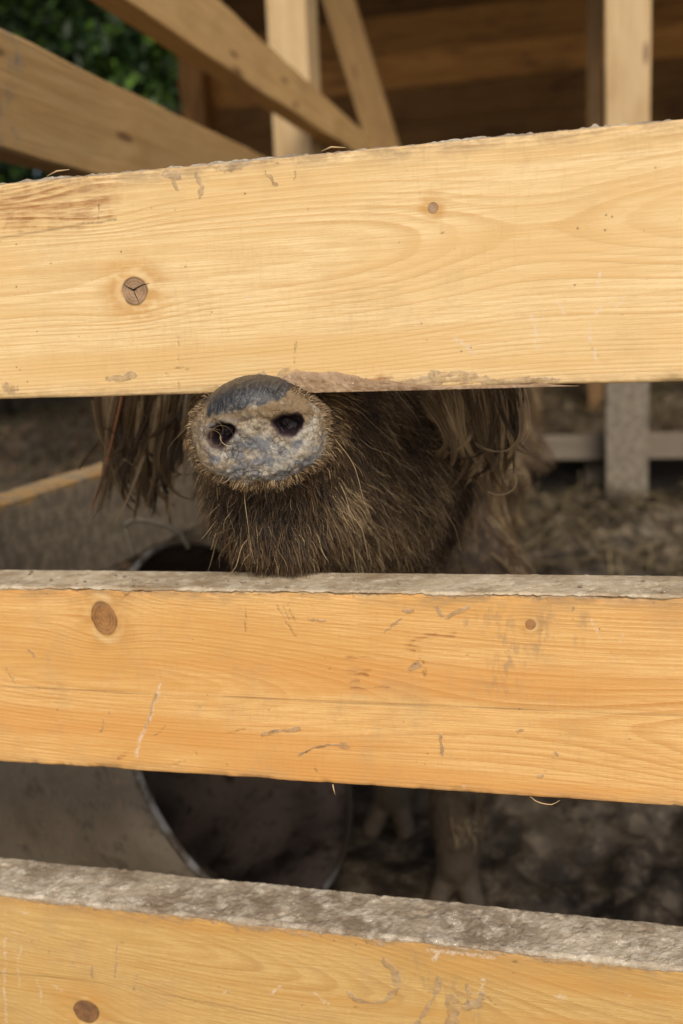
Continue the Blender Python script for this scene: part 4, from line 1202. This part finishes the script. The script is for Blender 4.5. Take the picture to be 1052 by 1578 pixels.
k = N('pig_skin')
co = k.coord()
n1 = k.noise(co, 14, 5, 0.65); n2 = k.noise(co, 70, 4, 0.65); n3 = k.noise(co, 330, 4, 0.7); n4 = k.noise(co, 120, 5, 0.7)
c = k.mix(k.ramp(n1, 0.38, 0.62), (0.030, 0.019, 0.012), (0.085, 0.055, 0.030))
c = k.mix(k.m('MULTIPLY', k.ramp(n2, 0.5, 0.7), 0.7), c, (0.16, 0.11, 0.062))
c = k.mix(k.attr('hoof'), c, k.mix(n2, (0.036, 0.026, 0.017), (0.16, 0.118, 0.078)))
skin = k.mix(k.ramp(n3, 0.4, 0.65), (0.045, 0.052, 0.068), (0.13, 0.14, 0.165))
mudc = k.mix(k.ramp(n3, 0.36, 0.66), (0.130, 0.096, 0.062), (0.315, 0.262, 0.190))
mudc = k.mix(k.m('MULTIPLY', k.ramp(k.noise(co, 45, 4), 0.45, 0.65), 0.75), mudc, (0.36, 0.335, 0.285))
bare = k.ramp(k.m('ADD', n4, k.m('MULTIPLY', k.m('SUBTRACT', k.noise(co, 36, 3), 0.5), 0.7)), 0.42, 0.62, 0.0, 0.88)
dc = k.mix(bare, mudc, k.mix(0.4, skin, (0.16, 0.165, 0.18)))
vcr = k.vor(k.map(co, (1, 1, 1)), 190, 'DISTANCE_TO_EDGE')
crk = k.m('MULTIPLY', k.ramp(vcr, 0.07, 0.0), k.ramp(k.noise(co, 40, 2), 0.42, 0.6))
dc = k.mix(k.m('MULTIPLY', crk, 0.7), dc, (0.05, 0.036, 0.025))
topm = k.m('MULTIPLY', k.attr('brow'), k.ramp(n4, 0.35, 0.55))
dc = k.mix(topm, dc, k.mix(n3, (0.10, 0.066, 0.034), (0.24, 0.165, 0.088)))
c = k.mix(k.attr('disc'), c, dc)
dst = k.noise(k.map(co, (700, 120, 120)), 1.0, 5, 0.7)
dk = k.mix(k.ramp(dst, 0.40, 0.75), (0.011, 0.012, 0.015), (0.080, 0.080, 0.083))
c = k.mix(k.ramp(k.m('ADD', k.attr('dome'), k.m('MULTIPLY', k.m('SUBTRACT', n4, 0.5), 2.2)), 0.25, 0.9), c, dk)
c = k.mix(k.ramp(k.attr('nostril'), 0.05, 0.45), c, k.mix(k.ramp(k.attr('nostril'), 0.3, 0.85), (0.085, 0.055, 0.052), k.mix(n2, (0.004, 0.003, 0.003), (0.030, 0.018, 0.023))))  # fleshy tone at the rim, shade of the depths put into the colour
rough = k.m('SUBTRACT', 0.80, k.m('MULTIPLY', k.m('MAXIMUM', k.attr('dome'), k.attr('nostril')), 0.46))
MAT['pig'] = k.out(c, rough, k.bump(k.m('SUBTRACT', k.m('ADD', n3, k.m('MULTIPLY', n4, 1.2)), k.m('MULTIPLY', crk, k.attr('disc'))), 0.6, 0.0014), 0.4)
pig = link('pig', me, MAT['pig'], None, tuple(float(x) for x in PO))
tag(pig, 'shaggy brown pig pushing its mud caked snout between the fence boards', 'pig')

# eyes (behind the upper plank)
k = N('eye'); MAT['eye'] = k.out((0.02, 0.012, 0.008), 0.12, None, 0.6)
for (x, y, z) in ((-0.365, 0.925, 0.800), (-0.195, 0.925, 0.800)):
    q = f3([[x, y, z]]); q, _ = project(q, 12, pig_sdf)
    e = link('eye', blob_mesh('eye', 0.013, 1, 2, 1.0, 0.0), MAT['eye'], pig, tuple(q[0] - PO))

# ------------------------------------------------------------------ hair
def hair_material(name, a, b, c3, rough=0.55):
    k = N(name)
    t = k.attr('tint')
    c = k.mix(k.ramp(t, 0.0, 0.6), a, b)
    c = k.mix(k.ramp(t, 0.6, 1.0), c, c3)
    return k.out(c, rough, None, 0.45)
MAT['bristle'] = hair_material('bristle', (0.016, 0.010, 0.006), (0.130, 0.076, 0.034), (0.50, 0.37, 0.21))
MAT['lock'] = hair_material('wet_lock', (0.020, 0.012, 0.007), (0.150, 0.095, 0.048), (0.46, 0.34, 0.20), 0.30)

def curves_object(name, strands, radius, tint, mat, parent):
    """strands: list of arrays (n,k,3); radius: list of arrays (n,k); tint: list of arrays (n,)"""
    hc = bpy.data.hair_curves.new(name)
    sizes = np.concatenate([np.full(s.shape[0], s.shape[1], dtype=np.int32) for s in strands])
    hc.add_curves(sizes.tolist())
    pos = np.concatenate([s.reshape(-1, 3) for s in strands]).astype(np.float32)
    hc.attributes['position'].data.foreach_set('vector', pos.ravel())
    ra = hc.attributes.get('radius') or hc.attributes.new('radius', 'FLOAT', 'POINT')
    ra.data.foreach_set('value', np.concatenate([r.ravel() for r in radius]).astype(np.float32))
    ta = hc.attributes.new('tint', 'FLOAT', 'CURVE')
    ta.data.foreach_set('value', np.concatenate(tint).astype(np.float32))
    hc.materials.append(mat)
    o = bpy.data.objects.new(name, hc)
    col.objects.link(o)
    o.parent = parent
    return o

me.calc_loop_triangles()
tri = np.empty(len(me.loop_triangles) * 3, dtype=np.int32); me.loop_triangles.foreach_get('vertices', tri); tri = tri.reshape(-1, 3)
A, B, C = P[tri[:, 0]], P[tri[:, 1]], P[tri[:, 2]]
nrm = np.cross(B - A, C - A); area = np.linalg.norm(nrm, axis=1) / 2
cen = (A + B + C) / 3
ca, cb, cc = slocal(cen)
tdisc = disc[tri].max(1); tdome = dome[tri].max(1); tnos = nos[tri].max(1)
eard = np.minimum(ear_sdf(cen, EARS['L']), ear_sdf(cen, EARS['R']))

def sample(weight, n):
    w = area * weight; w = w / w.sum()
    i = RNG.choice(len(w), n, p=w)
    u, v = RNG.random(n), RNG.random(n)
    f = u + v > 1; u[f], v[f] = 1 - u[f], 1 - v[f]
    p = A[i] + u[:, None] * (B[i] - A[i]) + v[:, None] * (C[i] - A[i])
    nn = nrm[i] / np.maximum(np.linalg.norm(nrm[i], axis=1, keepdims=True), 1e-12)
    return p.astype(np.float32), nn.astype(np.float32), i

def grow(p, nn, L, lift, flow, curl, clump_n, clump_amt, seg=7, seed=0, jitter=0.16):
    fl = flow - nn * np.sum(flow * nn, 1, keepdims=True)
    fl /= np.maximum(np.linalg.norm(fl, axis=1, keepdims=True), 1e-6)
    wob = np.stack([noise(p, 45, seed + 1), noise(p, 45, seed + 2), noise(p, 45, seed + 3)], -1)
    jit = RNG.normal(size=p.shape) * jitter
    d = nn * lift[:, None] + fl * (1 - lift)[:, None] + wob * 0.45 + jit
    d /= np.linalg.norm(d, axis=1, keepdims=True)
    t = np.linspace(0, 1, seg)[None, :, None]
    side = np.cross(d, nn + 1e-4); side /= np.maximum(np.linalg.norm(side, axis=1, keepdims=True), 1e-6)
    g = f3((0, 0.1, -1.0))
    ph = RNG.random(len(p))[:, None, None] * 6.28
    cv = RNG.normal(size=(len(p), 1, 1)) * 0.16
    S = p[:, None, :] + L[:, None, None] * (d[:, None, :] * t + (fl * 0.28 + g * 0.22)[:, None, :] * t * t + side[:, None, :] * (cv * t * t + curl * 0.10 * np.sin(ph + 7 * t) * t))
    if clump_n:
        ci = RNG.choice(len(p), clump_n, replace=False)
        kd = kdtree.KDTree(clump_n)
        for j, q in enumerate(ci): kd.insert(p[q], j)
        kd.balance()
        near = np.array([kd.find(q)[1] for q in p])
        cs = S[ci][near]
        ok = np.linalg.norm(p[ci][near] - p, axis=1) < 0.03
        S = S + (cs - S) * (clump_amt * t ** 1.3) * ok[:, None, None]
    return S - PO

strands, rads, tints = [], [], []
def add(S, r0, r1, tint):
    kk = S.shape[1]
    tt = np.linspace(0, 1, kk)[None]
    r = (r0[:, None] if not np.isscalar(r0) else r0) * (1 - tt ** 2) + r1 * tt ** 2
    strands.append(S); rads.append(np.broadcast_to(r, S.shape[:2]).copy()); tints.append(np.clip(tint, 0, 1))

up = f3((0, 0, 1))
ycl = cen[:, 1]
bare_m = (1 - np.clip(tdisc * 1.2, 0, 1)) * (1 - np.clip(tdome * 1.5, 0, 1)) * (1 - tnos)
axisx = -0.252 - 0.14 * (cen[:, 1] - 0.74)
# 1. muzzle, chin, jaw
w1 = bare_m * (ycl < 0.93) * (eard > 0.012) * np.where(cen[:, 2] < 0.775, 1, 0.3)
p, nn, i = sample(w1, 40000)
_, _, pc = slocal(p)
dist = np.clip(-pc, 0, 1)
L = 0.0035 + 0.0185 * sstep(0.012, 0.085, dist)
L = L * RNG.uniform(0.55, 1.25, len(p))
flow = np.stack([(p[:, 0] + 0.255) * 6, np.full(len(p), 0.35), np.where(p[:, 2] < 0.70, -0.95, -0.25)], -1).astype(np.float32)
lift = np.clip(0.68 - 0.20 * sstep(0.02, 0.12, dist) + RNG.normal(size=len(p)) * 0.08, 0.15, 0.9)
tn = 0.34 - 0.22 * sstep(0.040, 0.018, dist) + 0.55 * fbm(p, 26, 3, 4) + RNG.normal(size=len(p)) * 0.28 + 0.30 * sstep(-0.275, -0.300, p[:, 0]) * sstep(0.07, 0.02, dist)
add(grow(p, nn, L.astype(np.float32), lift, flow, 1.0, 5200, 0.30, 7, 1, 0.36), RNG.uniform(.00017, .00036, len(p)), .00006, tn)
# 2. cheek, neck front
w2 = bare_m * (ycl > 0.83) * (ycl < 1.15) * (eard > 0.010)
p, nn, i = sample(w2, 30000)
L = RNG.uniform(0.014, 0.032, len(p))
flow = np.stack([(p[:, 0] + 0.275) * 3, np.full(len(p), 0.5), np.full(len(p), -0.9)], -1).astype(np.float32)
lift = np.clip(0.44 + RNG.normal(size=len(p)) * 0.08, 0.1, 0.8)
tn = 0.42 + 0.95 * fbm(p, 16, 3, 9) + RNG.normal(size=len(p)) * 0.28
add(grow(p, nn, L.astype(np.float32), lift, flow, 1.2, 2600, 0.55, 7, 4, 0.26), RNG.uniform(.00022, .00034, len(p)), .00007, tn)
# 3. body and legs
w3 = (ycl > 1.10) * np.where(cen[:, 2] < 0.09, 0.1, 1.0)
p, nn, i = sample(w3, 26000)
L = RNG.uniform(0.030, 0.052, len(p)) * np.where(p[:, 2] < 0.25, 0.3, 1)
flow = np.stack([(p[:, 0] + 0.32) * 0.6, np.full(len(p), 0.35), np.full(len(p), -1.0)], -1).astype(np.float32)
lift = np.clip(0.22 + RNG.normal(size=len(p)) * 0.06, 0.05, 0.6)
tn = 0.47 + 0.8 * fbm(p, 20, 3, 12) + RNG.normal(size=len(p)) * 0.10
add(grow(p, nn, L.astype(np.float32), lift, flow, 1.0, 1100, 0.8, 6, 7), RNG.uniform(.00035, .0006, len(p)), .00012, tn)
# 4. long pale whiskers on muzzle and jaw
p, nn, i = sample(w1 * (ycl < 0.90), 110)
L = RNG.uniform(0.020, 0.048, len(p))
flow = np.stack([(p[:, 0] + 0.255) * 8, np.full(len(p), 0.2), np.full(len(p), -0.7)], -1).astype(np.float32)
add(grow(p, nn, L.astype(np.float32), np.full(len(p), 0.62), flow, 1.4, 0, 0, 9, 11), RNG.uniform(.00014, .00022, len(p)), .00006, RNG.uniform(0.7, 1.0, len(p)))
# 5. short fuzz round the edge of the disc
w5 = ((tdisc > 0.02) & (tdisc < 0.97) & (tdome < 0.3)).astype(np.float32) * (ycl < 0.76)
p, nn, i = sample(w5, 1500)
L = RNG.uniform(0.002, 0.0055, len(p))
flow = np.stack([(p[:, 0] + 0.247) * 14, np.full(len(p), 0.3), (p[:, 2] - 0.715) * 14], -1).astype(np.float32)
add(grow(p, nn, L.astype(np.float32), np.full(len(p), 0.6), flow, 1.5, 500, 0.4, 6, 14), RNG.uniform(.00016, .00026, len(p)), .00006, RNG.uniform(0.35, 0.95, len(p)))
# curly strands round the left nostril and the left edge of the snout
for q in range(10):
    aa = RNG.uniform(-0.048, -0.026) ; bb = RNG.uniform(-0.004, 0.013); s = np.linspace(0, 1, 16)
    r_ = RNG.uniform(0.002, 0.006); tw = RNG.uniform(2.0, 5.5) * RNG.choice([-1, 1]); ph = RNG.uniform(0, 6.28)
    pos = SC + np.outer(aa + r_ * (np.cos(ph + tw * s) - math.cos(ph)) + 0.006 * s, sr) + np.outer(bb + r_ * (np.sin(ph + tw * s) - math.sin(ph)), su) + np.outer(0.001 + 0.004 * np.sin(3.1 * s), sn)
    strands.append((pos - PO)[None]); rads.append((.00026 * (1 - .6 * s))[None]); tints.append(np.array([RNG.uniform(.35, .95)]))
curves_object('bristles', strands, rads, tints, MAT['bristle'], pig)

# 6. wet locks hanging from the ears
def catmull(pts, t):
    pts = np.array(pts); n = len(pts) - 1
    x = np.clip(t, 0, 1) * n; i = np.minimum(x.astype(int), n - 1); f = (x - i)[..., None]
    p0 = pts[np.maximum(i - 1, 0)]; p1 = pts[i]; p2 = pts[i + 1]; p3 = pts[np.minimum(i + 2, n)]
    return 0.5 * (2 * p1 + (p2 - p0) * f + (2 * p0 - 5 * p1 + 4 * p2 - p3) * f ** 2 + (3 * p1 - p0 - 3 * p2 + p3) * f ** 3)
for nm, e in EARS.items():
    strands, rads, tints = [], [], []
    w = np.array(e['w']); w = w / np.linalg.norm(w)
    outw = -w if nm == 'L' else w
    nlock = 120
    mid_hw = 0.050
    for L_ in range(nlock):
        wl = np.round(RNG.uniform(-1.05, 1.05) * 5) / 5 + RNG.normal() * 0.045
        t0 = RNG.uniform(0.05, 0.70)
        P0_ = catmull(e['p'], np.array([t0]))[0] + w * wl * mid_hw * RNG.uniform(0.7, 1.0) + np.array([0, -0.010 - RNG.uniform(0, 0.008), 0])
        ow = wl if nm == 'R' else -wl                      # > 0 on the outer side
        if nm == 'L':
            E_ = np.array([-0.456 + 0.025 * wl + RNG.normal() * 0.007, 0.925 + RNG.normal() * 0.006, RNG.uniform(0.582, 0.668) + 0.014 * abs(wl)])
            C_ = np.array([-0.445 + 0.043 * wl, 0.928, 0.690 + RNG.normal() * 0.012])
        else:
            E_ = np.array([-0.112 + 0.022 * wl + RNG.normal() * 0.006, 0.915 + RNG.normal() * 0.006, RNG.uniform(0.622, 0.664) + 0.026 * max(0.0, -wl) + 0.010 * max(0.0, wl)])
            P0_[0] -= 0.022 * (1 - t0)
            C_ = np.array([-0.108 + 0.044 * wl, 0.912, 0.712 + RNG.normal() * 0.012])
        layer = RNG.uniform(0.0, 0.012); tl = RNG.normal() * 0.34 + (0.54 if nm == 'L' else 0.60)
        nh = 24; kk = 20
        hj = RNG.normal(size=(nh, 1)); hz = RNG.normal(size=(nh, 1)); hl = RNG.uniform(0.78, 1.0, (nh, 1))
        s = np.linspace(0, 1, kk)[None] * hl
        s3 = s[..., None]
        pos = (1 - s3) ** 2 * P0_ + 2 * s3 * (1 - s3) * C_ + s3 ** 2 * E_
        amp = RNG.uniform(0.001, 0.0065); fq = RNG.uniform(4, 11); ph = RNG.uniform(0, 6.28)
        spread = 0.0034 * (1 - 0.80 * s)
        lat = hj * spread + amp * np.sin(ph + fq * s) * s + RNG.normal() * 0.012 * s ** 3
        dep = hz * spread * 0.7 - layer * np.sin(np.pi * np.clip(s, 0, 1)) + 0.7 * amp * np.cos(ph + fq * s) * s
        hook = np.clip((s - 0.68) / 0.32, 0, 1); hk = RNG.normal() * 0.014 + (-0.022 if nm == 'R' else 0.020) * RNG.random()
        lat = lat + hk * hook ** 2
        pos = pos + lat[..., None] * w + dep[..., None] * np.array([0.1, 1.0, 0.0]) + (np.abs(hk) * 0.9 * hook ** 3)[..., None] * up
        strands.append(pos - PO)
        rads.append(RNG.uniform(.00028, .00046) * (1 - 0.70 * np.linspace(0, 1, kk)[None] ** 2) * np.ones((nh, 1)))
        tints.append(np.clip(tl + RNG.normal(size=nh) * 0.12, 0, 1))
    # stray curls at the tip
    for q in range(14):
        c0 = catmull(e['p'], np.array([0.93]))[0] + w * RNG.uniform(-0.03, 0.03) + np.array([0, -0.012, 0])
        s = np.linspace(0, 1, 18); rad_ = RNG.uniform(0.008, 0.018); tw = RNG.uniform(2.2, 4.2) * RNG.choice([-1, 1])
        pos = c0 + np.outer(np.sin(s * tw) * rad_, w) + np.outer(-(s * RNG.uniform(.015, .035) + (1 - np.cos(s * tw)) * rad_ * .4), up)
        strands.append(pos[None] - PO); rads.append((.00042 * (1 - .8 * s))[None]); tints.append(np.array([RNG.uniform(.3, .95)]))
    if nm == 'R':
        s = np.linspace(0, 1, 24); an = 1.9 - s * 4.2
        pos = np.stack([-0.098 + 0.0155 * np.cos(an), 0.925 + 0 * s, 0.640 + 0.0125 * np.sin(an)], -1)
        strands.append(pos[None] - PO); rads.append((.0010 * (1 - .6 * s))[None]); tints.append(np.array([1.0]))
    curves_object('ear_hair', strands, rads, tints, MAT['lock'], pig)

# straw stalk hanging in the hair beside the ear
k = N('stalk'); MAT['stalk'] = k.out((0.34, 0.155, 0.07), 0.55)
st = tube('straw_stalk', [(-0.449, 0.921, 0.785), (-0.459, 0.919, 0.748), (-0.468, 0.916, 0.716), (-0.484, 0.911, 0.664), (-0.494, 0.905, 0.634), (-0.499, 0.90, 0.618)], [.0016, .0018, .0018, .0016, .0012, .0005], MAT['stalk'])
tag(st, 'thin reddish straw stalk stuck in the hair of the left hanging ear', 'straw')

# ------------------------------------------------------------------ straw on the bank, leaf litter outside
def scatter_blades(name, n, xr, yr, lr, wr, mat, label, cat, flat, seed, lift=0.01, leaf=False):
    rg = np.random.default_rng(seed)
    x = rg.uniform(*xr, n); y = rg.uniform(*yr, n)
    z = ground_h(x, y) + lift + rg.uniform(0, lift, n)
    L = rg.uniform(*lr, n); W = rg.uniform(*wr, n)
    az = rg.uniform(0, 6.283, n); el = rg.normal(size=n) * flat
    d = np.stack([np.cos(az) * np.cos(el), np.sin(az) * np.cos(el), np.sin(el)], -1)
    s = np.stack([-np.sin(az), np.cos(az), rg.normal(size=n) * 0.4], -1)
    s /= np.linalg.norm(s, axis=1)[:, None]
    u = np.cross(d, s)
    c = np.stack([x, y, z], -1)
    if leaf:
        pts = [c - d * L[:, None] / 2, c + s * W[:, None] / 2 + u * W[:, None] * .15, c + d * L[:, None] / 2, c - s * W[:, None] / 2 + u * W[:, None] * .15]
    else:
        pts = [c - d * L[:, None] / 2 - s * W[:, None] / 2, c - d * L[:, None] / 2 + s * W[:, None] / 2, c + d * L[:, None] / 2 + s * W[:, None] / 2, c + d * L[:, None] / 2 - s * W[:, None] / 2]
    V = np.stack(pts, 1).reshape(-1, 3)
    Fq = np.arange(4 * n).reshape(n, 4)
    o = link(name, np_mesh(name, V, Fq, False), mat)
    tag(o, label, cat, kind='stuff')
    return o
def litter_mat(name, cols):
    k = N(name)
    co = k.coord('Object')
    v = k.n('ShaderNodeTexWhiteNoise', noise_dimensions='3D')
    rn = k.n('ShaderNodeNewGeometry').outputs['Random Per Island']
    c = k.mix(k.ramp(rn, 0.0, 0.5), cols[0], cols[1])
    c = k.mix(k.ramp(rn, 0.5, 1.0), c, cols[2])
    return k.out(c, 0.75, None, 0.3)
MAT['straw'] = litter_mat('old_straw', [(0.04, 0.030, 0.016), (0.095, 0.070, 0.036), (0.19, 0.145, 0.075)])
MAT['litter'] = litter_mat('leaf_litter', [(0.03, 0.021, 0.012), (0.09, 0.05, 0.028), (0.04, 0.05, 0.015)])
scatter_blades('straw', 9000, (-0.7, 2.4), (2.3, 5.05), (0.05, 0.22), (0.003, 0.006), MAT['straw'], 'trampled old straw bedding on the muddy bank under the shed', 'straw', 0.25, 5, 0.012)
scatter_blades('leaf_litter', 9000, (-6.5, -0.95), (1.2, 8.0), (0.03, 0.08), (0.02, 0.05), MAT['litter'], 'brown fallen leaves and weeds on the ground beyond the side fence', 'leaf litter', 0.35, 6, 0.012, True)

# ------------------------------------------------------------------ dark wood beyond: trees and bushes
k = N('leaf')
rn = k.n('ShaderNodeNewGeometry').outputs['Random Per Island']
c = k.mix(k.ramp(rn, 0.55, 1.0), (0.012, 0.028, 0.006), (0.085, 0.165, 0.018))
MAT['leaf'] = k.out(c, 0.5, None, 0.35)
k = N('bark'); co = k.coord()
MAT['bark'] = k.out(k.mix(k.noise(k.map(co, (20, 20, 4)), 1.0, 5, .7), (0.035, 0.026, 0.018), (0.11, 0.085, 0.06)), 0.85, k.bump(k.noise(k.map(co, (30, 30, 6)), 1.0, 4), .8, .02))

def tree(name, x, y, h, rad, z0, nleaf, label, seed, cat='tree', group=None):
    rg = np.random.default_rng(seed)
    gz = float(ground_h(np.array([x]), np.array([y]))[0])
    root = empty(name, (x, y, gz))
    tag(root, label, cat, group)
    n = 10
    zs = np.linspace(-0.1, h * 0.8, n)
    pts = np.stack([0.12 * np.sin(zs * 0.9 + seed) * zs / h * 2, 0.1 * np.cos(zs * 0.7 + seed) * zs / h * 2, zs], -1)
    tr = 0.022 * h
    trunk = tube('trunk', pts, np.linspace(tr * 1.3, tr * 0.25, n), MAT['bark'], root, 9)
    cl = []
    for j in range(9):
        t = rg.uniform(0.25, 0.95); b0 = pts[int(t * (n - 1))]
        az = rg.uniform(0, 6.28); ln = rad * rg.uniform(0.5, 0.95)
        tip = b0 + np.array([math.cos(az) * ln, math.sin(az) * ln, rg.uniform(0.0, 0.5) * ln])
        mid = (b0 + tip) / 2 + np.array([0, 0, 0.08 * ln])
        tube('limb', [b0, mid, tip], [tr * .45, tr * .25, tr * .06], MAT['bark'], trunk, 6)
        cl.append(tip)
    # clumps spread through the crown
    m_ = 46
    ctr = []
    for j in range(m_):
        a = rg.uniform(0, 6.28); zz = rg.uniform(0, 1); rr_ = rad * math.sqrt(rg.uniform(0.05, 1)) * (0.55 + 0.9 * math.sin(math.pi * (0.12 + 0.85 * zz)) * .6)
        ctr.append((math.cos(a) * rr_, math.sin(a) * rr_, z0 + (h - z0) * zz))
    ctr = np.array(cl + ctr)
    ci = rg.integers(0, len(ctr), nleaf)
    c = ctr[ci] + rg.normal(size=(nleaf, 3)) * np.array([0.30, 0.30, 0.22]) * rad * 0.42
    c[:, 2] = np.maximum(c[:, 2], 0.02)
    d = rg.normal(size=(nleaf, 3)); d[:, 2] -= 0.5; d /= np.linalg.norm(d, axis=1)[:, None]
    s = np.cross(d, rg.normal(size=(nleaf, 3))); s /= np.linalg.norm(s, axis=1)[:, None]
    u = np.cross(d, s)
    L = rg.uniform(0.07, 0.16, nleaf)[:, None]; W = L * 0.55
    V = np.stack([c - d * L / 2, c + s * W / 2 + u * W * .2, c + d * L / 2, c - s * W / 2 + u * W * .2], 1).reshape(-1, 3)
    cr = link('crown', np_mesh('crown', V, np.arange(4 * nleaf).reshape(-1, 4), False), MAT['leaf'], root)
    return root
tree('leafy_tree', -4.6, 6.8, 7.5, 1.9, 0.9, 18000, 'dark leafy tree at the left edge behind the side fence', 1, group='trees of the wood behind the pen')
tree('leafy_tree', -2.9, 8.0, 8.0, 2.0, 0.8, 18000, 'dense dark tree seen between the two upper side rails', 2, group='trees of the wood behind the pen')
tree('leafy_tree', -6.2, 9.6, 9.0, 2.4, 1.0, 18000, 'shaded tree deep in the wood beyond the leftmost tree', 3, group='trees of the wood behind the pen')
tree('leafy_tree', -4.2, 11.0, 10.0, 2.8, 1.2, 20000, 'tall shaded tree farthest back in the wood behind the rails', 4, group='trees of the wood behind the pen')
tree('leafy_tree', -1.9, 11.5, 10.0, 2.8, 1.2, 18000, 'dark tree standing close behind the shed wall', 5, group='trees of the wood behind the pen')

# far wood: one mass of foliage on a bank behind the trees and the shed
rg = np.random.default_rng(77)
n = 60000
c = np.stack([rg.uniform(-26, 16, n), rg.uniform(14.5, 20.0, n), rg.uniform(0, 1, n)], -1)
c[:, 2] = c[:, 2] ** 0.9 * (11 + 3 * fbm(np.stack([c[:, 0], c[:, 1] * .3, c[:, 0] * 0], -1), 0.5, 3, 3))
d = rg.normal(size=(n, 3)); d[:, 2] -= 0.4; d /= np.linalg.norm(d, axis=1)[:, None]
s = np.cross(d, rg.normal(size=(n, 3))); s /= np.linalg.norm(s, axis=1)[:, None]
L = rg.uniform(0.25, 0.6, n)[:, None]; W = L * 0.6
V = np.stack([c - d * L / 2, c + s * W / 2, c + d * L / 2, c - s * W / 2], 1).reshape(-1, 3)
fw = link('far_wood', np_mesh('far_wood', V, np.arange(4 * n).reshape(-1, 4), False), MAT['leaf'])
tag(fw, 'dark far-off wood behind the trees and the shed', 'wood', kind='stuff')
